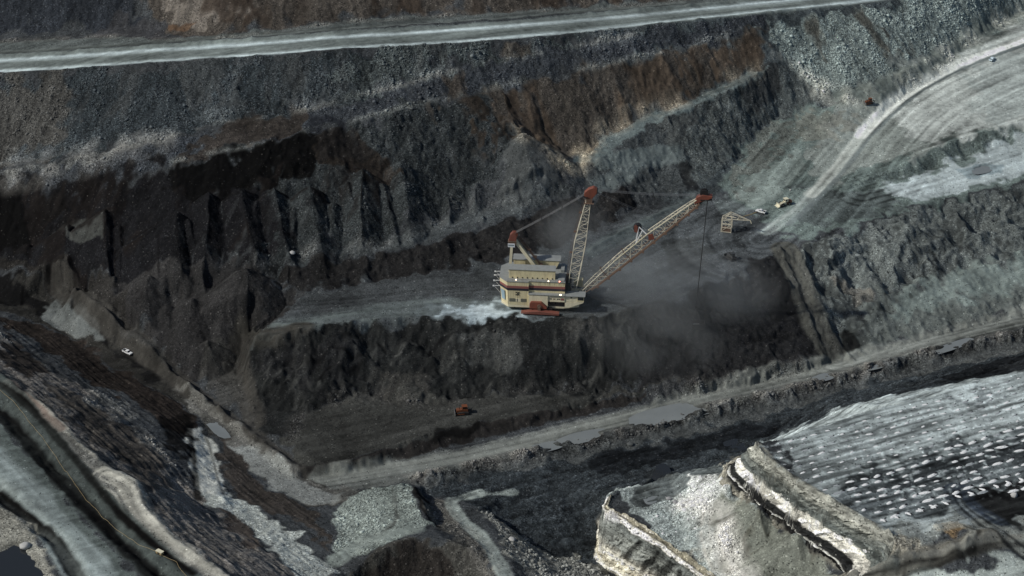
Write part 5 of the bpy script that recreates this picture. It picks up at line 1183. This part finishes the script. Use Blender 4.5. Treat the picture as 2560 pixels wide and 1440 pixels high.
# rope guides standing off the boom, and the mid-boom sheave frame
for a in (5, 9):
    p = BS[a][0]; MB().bar(p, p + Vector((-1.4, .4, 2.3)), .3).bar(BS[a][1], p + Vector((-1.4, .4, 2.3)), .2).bar(p, BS[a][2], .5, .3).build('rope_guide', M['brown'], boom)
p = Vector((46.6, CY - .8, 42.2)); a, b = Vector(BS[11][0]), Vector(BS[13][0]); c = Vector(BS[12][0])
MB().bar(p, b, .42).bar(p, a, .36).bar(p.lerp(b, .45), a, .32).bar(p + Vector((0, 1.8, 0)), BS[13][1], .3).bar(p + Vector((0, 1.8, 0)), BS[11][1], .3).build('jib_frame', M['white'], dl)
js = MB().tube((46.0, CY - 1.0, 41.2), (46.0, CY + 1.4, 41.2), 1.9, 18).build('jib_sheave', M['dark'], dl)
MB().prism([(44.6, 39.6), (46.2, 39.2), (46.0, 42.6), (45.2, 43.4), (44.4, 42.4)], CY - 1.3, CY - 1.03).build('sheave_guard', M['red'], js)
p, q = BS[13][2], BS[12][0]; MB().prism([(p.x - 2.2, p.z + .4), (p.x + .4, p.z + 1.2), (p.x - .6, p.z + 3.8), (p.x - 2.6, p.z + 3.2)], CY - 2.2, CY - 1.9).build('boom_plate', M['orange'], dl)
bp_ = MB().prism([(71.0, 55.0), (73.5, 56.0), (78.8, 58.2), (78.9, 59.2), (74.5, 59.8), (72.0, 58.4)], CY - 1.3, CY + 1.3).build('boom_point', M['orange'], dl, .1)
for q in (-.8, .8): MB().tube((75.2, CY + q - .25, 60.2), (75.2, CY + q + .25, 60.2), 1.9, 20).build('hoist_sheave', M['dark'], bp_)
MB().box(73.4, 78.8, CY - 1.7, CY + 1.7, 57.2, 57.45).bar((70.8, CY, 53.5), (74.4, CY, 56.6), 1.2, 1.4).build('tip_deck', M['dark'], bp_)
def rope(name, pts, r, mat, parent=None, n=5):
    m_ = MB()
    for a, b in zip(pts, pts[1:]): m_.tube(a, b, r, n)
    return m_.build(name, mat, parent)
def sag(a, b, d, n=10): 
    a, b = Vector(a), Vector(b); return [a.lerp(b, i / n) - Vector((0, 0, d * 4 * (i / n) * (1 - i / n))) for i in range(n + 1)]
for q in (-1.0, -.35, .35, 1.0):
    rope('gantry_rope', sag((-9.6, CY + q, 36.2), (24.6, CY + q, 59.4), .5), .055, M['rope'], dl)
    rope('boom_suspension_rope', sag((26.8, CY + q, 59.8), (73.6, CY + q * .9, 59.2), .9), .055, M['rope'], dl)
for q in (-.6, .6): rope('jib_rope', sag((26.6, CY + q, 58.8), (58.5, CY + q, 45.6), .6), .05, M['rope'], dl)
for f_ in (.35, .62):
    p = Vector((-9.6, CY, 36.2)).lerp(Vector((24.6, CY, 59.4)), f_); MB().bar(p + Vector((0, -1.2, -.4)), p + Vector((0, 1.2, -.4)), .3).build('rope_spreader', M['dark'], dl)
for f_ in (.3, .55, .8):
    p = Vector((26.8, CY, 59.8)).lerp(Vector((73.6, CY, 59.2)), f_); MB().bar(p + Vector((0, -1.1, -.8)), p + Vector((0, 1.1, -.8)), .25).bar(p + Vector((0, 0, -.8)), p + Vector((0, 0, -2.4)), .18).build('rope_spreader', M['dark'], dl)
for q in (-.5, .5): rope('hoist_rope', [(77.0, CY + q, 60.0), (74.4, CY + q, 1.4)], .15, M['hrope'], dl)
for q in (-.5, .5): rope('drag_rope', sag((23.0, CY + q, 5.0), (72.4, CY + q, -7.2), 1.0), .11, M['hrope'], dl)
# bucket
bk = MB()
bk.quad_solid([(73.6, CY - 1.9, -10.4), (78.2, CY - 1.7, -10.4), (78.2, CY + 1.7, -10.4), (73.6, CY + 1.9, -10.4), (73.0, CY - 2.1, -10.0), (78.6, CY - 1.9, -10.0), (78.6, CY + 1.9, -10.0), (73.0, CY + 2.1, -10.0)])
bk.quad_solid([(73.0, CY - 2.1, -10), (78.6, CY - 1.9, -10), (78.6, CY - 1.6, -10), (73.0, CY - 1.8, -10), (72.8, CY - 2.3, -7.2), (79.0, CY - 2.1, -7.0), (79.0, CY - 1.8, -7.0), (72.8, CY - 2.0, -7.2)])
bk.quad_solid([(73.0, CY + 1.8, -10), (78.6, CY + 1.6, -10), (78.6, CY + 1.9, -10), (73.0, CY + 2.1, -10), (72.8, CY + 2.0, -7.2), (79.0, CY + 1.8, -7.0), (79.0, CY + 2.1, -7.0), (72.8, CY + 2.3, -7.2)])
bk.quad_solid([(78.3, CY - 1.8, -10), (78.7, CY - 1.8, -10), (78.7, CY + 1.8, -10), (78.3, CY + 1.8, -10), (78.7, CY - 2.0, -7), (79.1, CY - 2.0, -7), (79.1, CY + 2.0, -7), (78.7, CY + 2.0, -7)])
for q in (-1.6, -.8, 0, .8, 1.6): bk.bar((73.2, CY + q, -10.2), (71.9, CY + q, -10.5), .35)
bko = bk.build('bucket', M['dark'], dl)
MB().bar((73.4, CY - 2.25, -7.0), (76.4, CY - 2.15, -6.9), .4, .35).build('bucket_rim_highlight', M['steel'], bko)  # pale bar along part of the rim, standing in for its highlight
ar = MB(); 
for i in range(8):
    t0, t1 = math.pi * i / 8, math.pi * (i + 1) / 8
    ar.bar((73.6, CY + 2.0 * math.cos(t0), -7.0 + 2.6 * math.sin(t0)), (73.6, CY + 2.0 * math.cos(t1), -7.0 + 2.6 * math.sin(t1)), .35)
ar.build('bucket_arch', M['dark'], bko)
ch = MB()
for sy in (-1, 1):
    ch.bar((74.4, CY, 1.4), (74.6, CY + 2.4 * sy, -1.8), .28); ch.bar((74.6, CY + 2.4 * sy, -1.8), (76.4, CY + 2.1 * sy, -7.0), .28)
ch.bar((74.6, CY - 2.4, -1.8), (74.6, CY + 2.4, -1.8), .3); ch.box(73.9, 74.9, CY - .5, CY + .5, .6, 1.9)
ch.build('bucket_chain', M['dark'], bko)

# ------------------------------------------------------------------ vehicles
def spot(u, v):
    x, y = hit(u, v, Z); return x, y
def wheel(parent, x, y, r, w):
    o = MB().tube((x, y - w / 2, r), (x, y + w / 2, r), r, 18).build('wheel', M['tyre'], parent)
    MB().tube((x, y - w / 2 - .02, r), (x, y + w / 2 + .02, r), r * .5, 12).build('rim', M['steel'], o)
def pickup(u, v, rz, mat, label, tray=True):
    x, y = spot(u, v); t = thing('pickup_truck', label, 'pickup truck', (x, y, gz(x, y) + .08), rz)
    body = MB().prism([(-2.6, .5), (2.65, .5), (2.7, 1.0), (1.3, 1.15), (-.2, 1.18), (-2.6, 1.18)], -.95, .95).build('body', mat, t, .04)
    MB().prism([(1.35, 1.12), (.75, 1.80), (-.55, 1.84), (-.75, 1.15)], -.84, .84).build('cab', mat, t, .05)
    MB().prism([(1.30, 1.19), (.82, 1.74), (.70, 1.74), (1.1, 1.19)], -.78, .78).build('windscreen', M['glass'], t)
    for sy in (-1, 1): MB().prism([(.95, 1.22), (.66, 1.70), (-.45, 1.72), (-.6, 1.22)], sy * .845 - .006, sy * .845 + .012).build('side_window', M['glass'], t)
    tr = MB().box(-2.6, -.85, -.98, -.90, 1.18, 1.45).box(-2.6, -.85, .90, .98, 1.18, 1.45).box(-2.66, -2.58, -.98, .98, 1.18, 1.45).build('tray', mat, t)
    MB().box(-2.5, -.9, -.88, .88, 1.183, 1.2).build('tray_floor', M['dark'], t)
    for sx in (-1.7, 1.7):
        for sy in (-.85, .85): wheel(t, sx, sy, .42, .28)
    for sy in (-.65, .65): MB().box(2.66, 2.74, sy - .18, sy + .18, .72, .92).build('headlight', M['steel'], t)
    return t
pickup(1902, 532, R(146), M['white'], 'white pickup truck parked on the dark bench between the lattice cable stand and the loader')
pickup(319, 884, R(-38), M['white'], 'small white pickup truck on the black coal strip at the left end of the pit')
pickup(2480, 151, R(55), M['blue'], 'pale blue-white pickup truck at the edge of the bright curved haul road')
def dozer(u, v, rz, mat, label, sc=1.0, dark=False):
    x, y = spot(u, v); t = thing('bulldozer', label, 'bulldozer', (x, y, gz(x, y) + .02), rz); t.scale = (sc,) * 3
    for sy in (-1, 1):
        tk = MB().prism([(-2.6, .45), (-2.2, .05), (2.2, .05), (2.7, .55), (2.2, 1.15), (-.3, 1.45), (-2.2, 1.2)], sy * 1.35 - .32, sy * 1.35 + .32).build('track', M['tyre'], t, .05)
        for q in (-1.9, -.9, .1, 1.1, 2.0): MB().tube((q, sy * 1.35 - .36, .5), (q, sy * 1.35 + .36, .5), .3, 10).build('roller', M['dark'], tk)
    MB().prism([(-2.1, .8), (2.6, .8), (2.6, 2.1), (.4, 2.3), (-2.1, 2.0)], -.95, .95).build('engine_body', mat, t, .06)
    c = MB().box(-1.7, .2, -.85, .85, 2.3, 3.5).build('cab', mat, t, .05)
    for sy in (-1, 1): MB().box(-1.5, 0.0, sy * .86 - .015, sy * .86 + .015, 2.6, 3.3).build('cab_window', M['glass'], c)
    MB().box(.19, .23, -.7, .7, 2.6, 3.3).build('cab_window', M['glass'], c)
    MB().box(-1.85, .45, -.98, .98, 3.5, 3.6).build('cab_roof', mat, c)
    MB().tube((1.4, .3, 2.2), (1.4, .3, 3.3), .12, 8).build('exhaust', M['dark'], t)
    bl = MB()
    for i in range(6):
        a0, a1 = -.5 + i * .2, -.5 + (i + 1) * .2
        bl.bar((3.5 - .35 * math.cos(a0 * 2), -2.1, .2 + i * .28), (3.5 - .35 * math.cos(a0 * 2), 2.1, .2 + i * .28), .12, .3)
    b = bl.build('blade', M['steel'] if not dark else M['dark'], t)
    for sy in (-1, 1): MB().bar((-.5, sy * 1.72, .6), (3.2, sy * 1.72, .6), .22, .3).build('push_arm', mat, b)
    rp = MB().bar((-2.1, 0, 1.4), (-3.6, 0, 1.5), .5, .3).bar((-3.6, -.9, 1.5), (-3.6, .9, 1.5), .3).bar((-3.6, 0, 1.6), (-3.8, 0, .2), .25).build('ripper', M['dark'], t)
    return t
dozer(1157, 1033, R(-172), M['machine'], 'orange bulldozer with its blade working alone on the pit floor below the dragline bench', 1.1)
dozer(1828, 647, R(120), M['olive'], 'dark dusty bulldozer on the bench right of the hanging hoist rope', 1.0, True)
dozer(2172, 259, R(200), M['machine'], 'tiny orange bulldozer at the foot of the grey rubble slope beside the haul road', .85)
# articulated loader
x, y = spot(1962, 513); t = thing('wheel_loader', 'cream wheel loader with an orange engine hood beside the lower end of the haul road', 'wheel loader', (x, y, gz(x, y) + .03), R(205))
for sx in (-1.9, 1.9):
    for sy in (-1.15, 1.15): wheel(t, sx, sy, .92, .6)
MB().prism([(-3.6, 1.0), (-.5, 1.0), (-.4, 2.6), (-1.2, 2.7), (-3.6, 2.3)], -.95, .95).build('engine_hood', M['machine'], t, .06)
c = MB().box(-1.3, .5, -1.0, 1.0, 2.0, 3.7).build('cab', M['creamv'], t, .06)
for sy in (-1, 1): MB().box(-.6, .35, sy * 1.005 - .01, sy * 1.005 + .012, 2.7, 3.45).build('cab_window', M['glass'], c)
MB().box(.505, .53, -.8, .8, 2.6, 3.45).build('cab_window', M['glass'], c)
MB().box(-1.5, .7, -1.15, 1.15, 3.703, 3.82).build('cab_roof', M['creamv'], c)
MB().box(-.5, 2.6, -.6, .6, .8, 1.7).build('front_frame', M['creamv'], t, .05)
for sy in (-1, 1): MB().bar((.6, sy * .6, 2.0), (3.9, sy * .6, .9), .25, .4).build('lift_arm', M['creamv'], t)
MB().prism([(3.7, .3), (5.1, .2), (5.2, .35), (4.1, .6), (4.0, 1.5), (4.3, 1.75), (3.7, 1.7)], -1.6, 1.6).build('bucket', M['creamv'], t, .04)
# lattice cable stand
x, y = spot(1816, 577); t = thing('cable_stand', 'cream lattice stand with a long pointed arm, on the bench right of the boom tip', 'cable stand', (x, y, gz(x, y)), R(-14))
fm = MB(); H = 7.4
for px_ in (-2.5, 2.5):
    for py_ in (-1.8, 1.8): fm.bar((px_, py_, 0), (px_ * .95, py_ * .9, H), .28)
for z_ in (.25, 2.6, 4.8, H):
    k_ = 1 - .05 * z_ / H
    for py_ in (-1.8, 1.8): fm.bar((-2.5 * k_, py_ * k_, z_), (2.5 * k_, py_ * k_, z_), .24)
    for px_ in (-2.5, 2.5): fm.bar((px_ * k_, -1.8 * k_, z_), (px_ * k_, 1.8 * k_, z_), .2)
for py_ in (-1.75, 1.75): fm.bar((-2.5, py_, .3), (2.4, py_, 4.7), .16); fm.bar((2.5, py_, 2.6), (-2.4, py_, H), .16)
fm.build('frame', M['lattice'], t)
am = MB(); tip = Vector((11.5, 0, 7.2))
for py_ in (-1.7, 1.7): am.bar((-1.0, py_, H), tip, .26); am.bar((-1.0, py_, H), (1.6, py_ * .5, 10.4), .22); am.bar((1.6, py_ * .5, 10.4), tip, .22); am.bar((1.6, py_ * .5, 10.4), (2.4, py_ * .8, H), .18); am.bar((1.6, py_ * .5, 10.4), (-2.3, py_, H), .18)
for f_ in (.25, .5, .75): am.bar(Vector((-1, -1.7, H)).lerp(tip, f_), Vector((-1, 1.7, H)).lerp(tip, f_), .15); am.bar(Vector((-1, -1.7, H)).lerp(tip, f_), Vector((1.6, 0, 10.4)).lerp(tip, f_ * .9), .14)
am.build('arm', M['lattice'], t)
MB().bar(tip, tip + Vector((.6, 0, -1.6)), .3).build('cable_saddle', M['pale'], t)
MB().box(-2.2, 2.2, -1.5, 1.5, .3, 1.6).build('ballast', M['brown'], t)
# cables on the ground
def ground_cable(pts, r, mat, label, lift=.12, name='power_cable'):
    W = smooth_line([hit(u, v, Z) for u, v in pts]); P = []
    for (x0, y0), (x1, y1) in zip(W, W[1:]):
        n = max(1, int(math.hypot(x1 - x0, y1 - y0) / 1.2))
        for i in range(n): P.append((x0 + (x1 - x0) * i / n, y0 + (y1 - y0) * i / n))
    P.append(tuple(W[-1]))
    return tag(rope(name, [(a, b, gz(a, b) + lift + .05 * math.sin(k_ * 1.3)) for k_, (a, b) in enumerate(P)], r, mat), label, 'cable')
ground_cable([(1848, 549), (1862, 541), (1876, 537), (1892, 531)], .2, M['yellow'], 'short yellow power cable on the ground between the lattice cable stand and the white pickup', .2)
ground_cable([(-20,958),(10,985),(40,1012),(70,1052),(110,1100),(150,1160),(190,1215),(230,1265),(275,1310),(320,1345),(352,1365),(380,1375),(398,1386),(415,1394),(440,1405),(447,1418),(455,1428),(470,1445)], .06, M['yellow'], 'long thin yellow cable lying along the dark berm road in the lower left corner', .2)
x, y = spot(400, 1385); t = thing('junction_box', 'small yellow cable junction box on skids beside the thin yellow cable, lower left', 'junction box', (x, y, gz(x, y) + .02), R(-35))
MB().box(-1.4, 1.4, -.7, .7, .25, 1.3).build('cabinet', M['yellow'], t, .05)
MB().box(-1.5, 1.5, -.8, .8, 1.3, 1.42).build('lid', M['creamv'], t)
for sy in (-.6, .6): MB().box(-1.7, 1.7, sy - .12, sy + .12, 0, .25).build('skid', M['dark'], t)
MB().box(-.5, .4, -.74, -.703, .4, 1.15).build('door', M['dark'], t)

# ------------------------------------------------------------------ drill cuttings on the blast bench
def cuttings_mesh(name, mats, seed, hole=True):
    rs = np.random.RandomState(seed); bm = bmesh.new(); rings = 5; n = 14; prev = None
    def pt(f, a): 
        w = 1 + .16 * math.sin(2 * a + seed) + .1 * math.sin(5 * a + seed * 2)
        return (-.55 * f + f * w * (2.1 if math.cos(a) < 0 else 1.45) * math.cos(a), f * w * 1.15 * math.sin(a), .5 * (1 - f) ** .8 * (.8 + .4 * rs.rand()) - .1 * f)
    top = bm.verts.new((0, 0, .6)); 
    for k_ in range(1, rings + 1):
        cur = [bm.verts.new(pt(k_ / rings, 2 * math.pi * i / n)) for i in range(n)]
        for i in range(n):
            j = (i + 1) % n
            if prev is None: bm.faces.new((top, cur[i], cur[j]))
            else: bm.faces.new((prev[i], cur[i], cur[j], prev[j]))
        prev = cur
    if hole:
        c = [bm.verts.new((.75 + .36 * math.cos(2 * math.pi * i / 10), .35 + .36 * math.sin(2 * math.pi * i / 10), .47)) for i in range(10)]
        b = [bm.verts.new((.75 + .30 * math.cos(2 * math.pi * i / 10), .35 + .30 * math.sin(2 * math.pi * i / 10), -.3)) for i in range(10)]
        for i in range(10): bm.faces.new((c[i], b[i], b[(i + 1) % 10], c[(i + 1) % 10])).material_index = 1
        bm.faces.new(c).material_index = 1
    me = bpy.data.meshes.new(name); bm.normal_update()
    for f in bm.faces: f.smooth = f.material_index == 0
    bm.to_mesh(me); bm.free()
    for m_ in mats: me.materials.append(m_)
    return me
def chalk(name, c):
    m_, t_, b_ = nt(name); n_ = t_.nodes.new('ShaderNodeTexNoise'); n_.inputs['Scale'].default_value = 3; n_.inputs['Detail'].default_value = 6
    r_ = t_.nodes.new('ShaderNodeValToRGB'); r_.color_ramp.elements[0].position = .3; r_.color_ramp.elements[0].color = tuple(v * .62 for v in c) + (1,); r_.color_ramp.elements[1].color = c + (1,); r_.color_ramp.elements[1].position = .6
    tc = t_.nodes.new('ShaderNodeTexCoord'); t_.links.new(tc.outputs['Object'], n_.inputs['Vector']); t_.links.new(n_.outputs['Fac'], r_.inputs[0]); t_.links.new(r_.outputs[0], b_.inputs['Base Color']); b_.inputs['Roughness'].default_value = .95
    return m_
WHT, GRY = chalk('white_rock_flour', (.86, .87, .86)), chalk('grey_rock_flour', (.36, .39, .40))
CW_ = [cuttings_mesh('drill_cuttings', (WHT, M['dark']), k_) for k_ in range(3)]
CG_ = [cuttings_mesh('drill_cuttings', (GRY, M['dark']), 7 + k_) for k_ in range(2)]
for p, uv in spots:
    dk = inside(uv, DARKZ); far = rm.random()
    grey = far < (.14 if dk else .42)
    o = bpy.data.objects.new('drill_cuttings', rm.choice(CG_ if grey else CW_))
    sc_ = rm.uniform(.7, 1.18) * (1.0 if dk else .62)
    o.location = (p[0], p[1], gz(p[0], p[1]) - .03); o.rotation_euler = (0, 0, ra + rm.uniform(-.2, .2)); o.scale = (sc_ * rm.uniform(1.05, 1.5), sc_ * .82, sc_ * .8)
    SC.collection.objects.link(o)
    if grey: tag(o, 'low grey heap of drill cuttings beside a blast hole on the bench', 'drill cuttings', 'grey heaps of drill cuttings on the blast bench')
    else: tag(o, 'white heap of drill cuttings beside a blast hole on the bench', 'drill cuttings', 'white heaps of drill cuttings on the blast bench')
for k_ in range(12):
    u, v = 2210 + k_ * 31.5, 1302 - k_ * 8.6 - (8 if k_ > 5 else 0)
    x, y = spot(u, v); o = bpy.data.objects.new('drill_cuttings', CW_[k_ % 3]); SC.collection.objects.link(o)
    o.location = (x, y, gz(x, y) - .03); o.rotation_euler = (0, 0, R(-40) + rm.uniform(-.2, .2)); o.scale = (.95, .72, .8)
    tag(o, 'white drill cuttings heap in the front row of the bench, turned across the other rows', 'drill cuttings', 'front row of drill cuttings heaps')
print('cuttings', len(spots), round(time.time() - T0, 1))

# ------------------------------------------------------------------ loose rock
def rock_mesh(name, pos, size, cols, seed):
    rs = np.random.RandomState(seed)
    g = (1 + 5 ** .5) / 2
    V0 = np.array([(-1, g, 0), (1, g, 0), (-1, -g, 0), (1, -g, 0), (0, -1, g), (0, 1, g), (0, -1, -g), (0, 1, -g), (g, 0, -1), (g, 0, 1), (-g, 0, -1), (-g, 0, 1)]) / 1.9
    F0 = np.array([(0, 11, 5), (0, 5, 1), (0, 1, 7), (0, 7, 10), (0, 10, 11), (1, 5, 9), (5, 11, 4), (11, 10, 2), (10, 7, 6), (7, 1, 8), (3, 9, 4), (3, 4, 2), (3, 2, 6), (3, 6, 8), (3, 8, 9), (4, 9, 5), (2, 4, 11), (6, 2, 10), (8, 6, 7), (9, 8, 1)])
    n = len(pos)
    V = V0[None] * (1 + .35 * (rs.rand(n, 12, 1) - .5)) * (np.array((1, .8, .65)) * (1 + .5 * (rs.rand(n, 1, 3) - .5)))
    a = rs.rand(n) * 6.28; c_, s_ = np.cos(a)[:, None], np.sin(a)[:, None]
    V = np.stack([V[..., 0] * c_ - V[..., 1] * s_, V[..., 0] * s_ + V[..., 1] * c_, V[..., 2]], -1) * size[:, None, None] + pos[:, None]
    F = (F0[None] + (np.arange(n) * 12)[:, None, None]).reshape(-1, 3).astype(np.int32)
    me = bpy.data.meshes.new(name); me.vertices.add(n * 12); me.vertices.foreach_set('co', V.astype(np.float32).ravel())
    me.loops.add(F.size); me.loops.foreach_set('vertex_index', F.ravel()); me.polygons.add(len(F)); me.polygons.foreach_set('loop_start', np.arange(0, F.size, 3, dtype=np.int32)); me.update(calc_edges=True)
    c4 = np.ones((n, 12, 4), np.float32); c4[..., :3] = cols[:, None]
    at_ = me.attributes.new('soil_shade', 'FLOAT_COLOR', 'POINT'); at_.data.foreach_set('color', c4.ravel())
    return me
rk, t_, b_ = nt('loose_rock'); a_ = t_.nodes.new('ShaderNodeAttribute'); a_.attribute_name = 'soil_shade'; t_.links.new(a_.outputs['Color'], b_.inputs['Base Color']); b_.inputs['Roughness'].default_value = .9
TOE = np.clip(rub - .72, 0, 1) * 3.2
inv = (YY > 555) & (YY < 1070) & (np.abs(XX) < .28 * (YY * CP + 240))
w_ = (TOE * np.clip(.2 + N6 + .5 * N1, 0, 1.2) * inv).astype(np.float64)
rs = np.random.RandomState(3); cw = np.cumsum(w_.ravel()); pick = np.searchsorted(cw, rs.rand(11000) * cw[-1])
iy, ix = np.divmod(pick, NX)
px_, py_ = XX[iy, ix] + rs.rand(len(pick)) * .5, YY[iy, ix] + rs.rand(len(pick)) * .5
sz = np.clip(.34 * np.exp(rs.randn(len(pick)) * .45), .15, 1.3)
cc = np.clip(col[iy, ix] * (.8 + 1.5 * rs.rand(len(pick), 1)) + .012, 0, .7)
me = rock_mesh('rubble', np.stack([px_, py_, hgt(px_, py_, Z) + sz * .1], -1), sz, cc, 4); me.materials.append(rk)
o = bpy.data.objects.new('rubble', me); SC.collection.objects.link(o); o['kind'] = 'stuff'; o['label'] = 'loose broken rock strewn along the toes of the spoil slopes'
BOULD = [(731, 634, 1.5, 'pale boulder lying on the strip below the spoil cones, left of the dragline'), (1024, 1196, 1.1, 'dark boulder beside the strip road above the grey spur'), (1575, 1112, 1.6, 'dark boulder on the wet margin of the coal floor'), (1672, 1248, 1.3, 'dark boulder on the rubble of the lower highwall bench, nearest its inner edge'),
         (1688, 1256, 1.1, 'small dark boulder in the middle of the rubble on the lower highwall bench'), (1709, 1266, 1.2, 'dark boulder on the lower highwall bench near the foot of the talus'), (62, 1368, 2.6, 'large pale boulder beside the pond in the lower left corner'), (1280, 1350, 1.5, 'pale boulder beside the winding track in the pit bottom'), (1350, 1412, 1.4, 'grey boulder in the rubble left of the lower highwall'), (1976, 476, .9, 'small white rock beside the haul road above the loader'), (2535, 1240, 1.7, 'pale boulder on the black ground at the right edge'),
         (1290, 798, 1.2, 'dark boulder on the lip of the bench just below the dragline'), (1236, 828, 1.0, 'lone boulder part way down the dug face below the dragline')]
for k_, (u, v, r_, lb) in enumerate(BOULD):
    x, y = spot(u, v); i = np.searchsorted(XS, x); j = np.searchsorted(YS, y)
    c_ = (np.array((.42, .42, .40)) if ('pale' in lb or 'white' in lb) else np.clip(col[j, i] * 1.1, .02, .3))
    me = rock_mesh('boulder', np.zeros((1, 3)), np.array([r_]), c_[None], 20 + k_); me.materials.append(rk)
    bm = bmesh.new(); bm.from_mesh(me); bmesh.ops.bevel(bm, geom=bm.edges[:], offset=r_ * .08, segments=1, affect='EDGES'); bm.to_mesh(me); bm.free()
    o = bpy.data.objects.new('boulder', me); o.location = (x, y, gz(x, y) + r_ * .25); SC.collection.objects.link(o); tag(o, lb, 'boulder', 'single boulders in the pit')

# ------------------------------------------------------------------ dust raised by the digging
def dust(name, c, dims, dens, label, seed):
    me = bpy.data.meshes.new(name); bm = bmesh.new(); bmesh.ops.create_cube(bm, size=2.0); bm.to_mesh(me); bm.free()
    o = bpy.data.objects.new(name, me); o.location = c; o.scale = dims; SC.collection.objects.link(o); o['kind'] = 'stuff'; o['label'] = label
    m_ = bpy.data.materials.new(name); m_.use_nodes = True; t = m_.node_tree; N, K = t.nodes.new, t.links.new
    t.nodes.remove(t.nodes['Principled BSDF']); pv = N('ShaderNodeVolumePrincipled'); K(pv.outputs[0], t.nodes['Material Output'].inputs['Volume'])
    pv.inputs['Color'].default_value = (.66, .69, .68, 1); pv.inputs['Anisotropy'].default_value = .1
    tc = N('ShaderNodeTexCoord')
    ln = N('ShaderNodeVectorMath'); ln.operation = 'LENGTH'; K(tc.outputs['Object'], ln.inputs[0])
    mr = N('ShaderNodeMapRange'); mr.interpolation_type = 'SMOOTHERSTEP'; mr.inputs['From Min'].default_value = 1.0; mr.inputs['From Max'].default_value = .1; K(ln.outputs['Value'], mr.inputs['Value'])
    ge = N('ShaderNodeNewGeometry'); mp = N('ShaderNodeMapping'); mp.inputs['Location'].default_value = (seed * 31.7, seed * 11.1, 0); K(ge.outputs['Position'], mp.inputs['Vector'])
    nz = N('ShaderNodeTexNoise'); nz.inputs['Scale'].default_value = .036; nz.inputs['Detail'].default_value = 5; nz.inputs['Roughness'].default_value = .6; nz.inputs['Distortion'].default_value = .6; K(mp.outputs[0], nz.inputs['Vector'])
    m2 = N('ShaderNodeMapRange'); m2.inputs['From Min'].default_value = .33; m2.inputs['From Max'].default_value = .74; K(nz.outputs['Fac'], m2.inputs['Value'])
    a = N('ShaderNodeMath'); a.operation = 'MULTIPLY'; K(mr.outputs[0], a.inputs[0]); K(m2.outputs[0], a.inputs[1])
    b = N('ShaderNodeMath'); b.operation = 'MULTIPLY'; K(a.outputs[0], b.inputs[0]); b.inputs[1].default_value = dens; K(b.outputs[0], pv.inputs['Density'])
    me.materials.append(m_); return o
cx, cy = at(1620, 760, 27)
dust('dust_cloud', (cx + 4, cy + 6, 30), (76, 42, 28), .034, 'grey dust cloud drifting from the digging under the boom', 1)
cx, cy = at(1620, 880, 14)
dust('dust_cloud', (cx, cy, 17), (46, 24, 20), .032, 'grey dust sinking down the dug face below the bucket', 2)
cx, cy = at(1440, 640, 27)
dust('dust_cloud', (cx - 2, cy + 6, 38), (26, 20, 24), .035, 'thin dust hanging behind the machine and the foot of the mast', 3)
SC.cycles.volume_step_rate = 1.0; SC.cycles.volume_max_steps = 128; SC.cycles.max_bounces = 6; SC.cycles.volume_bounces = 1
print('done', round(time.time() - T0, 1))
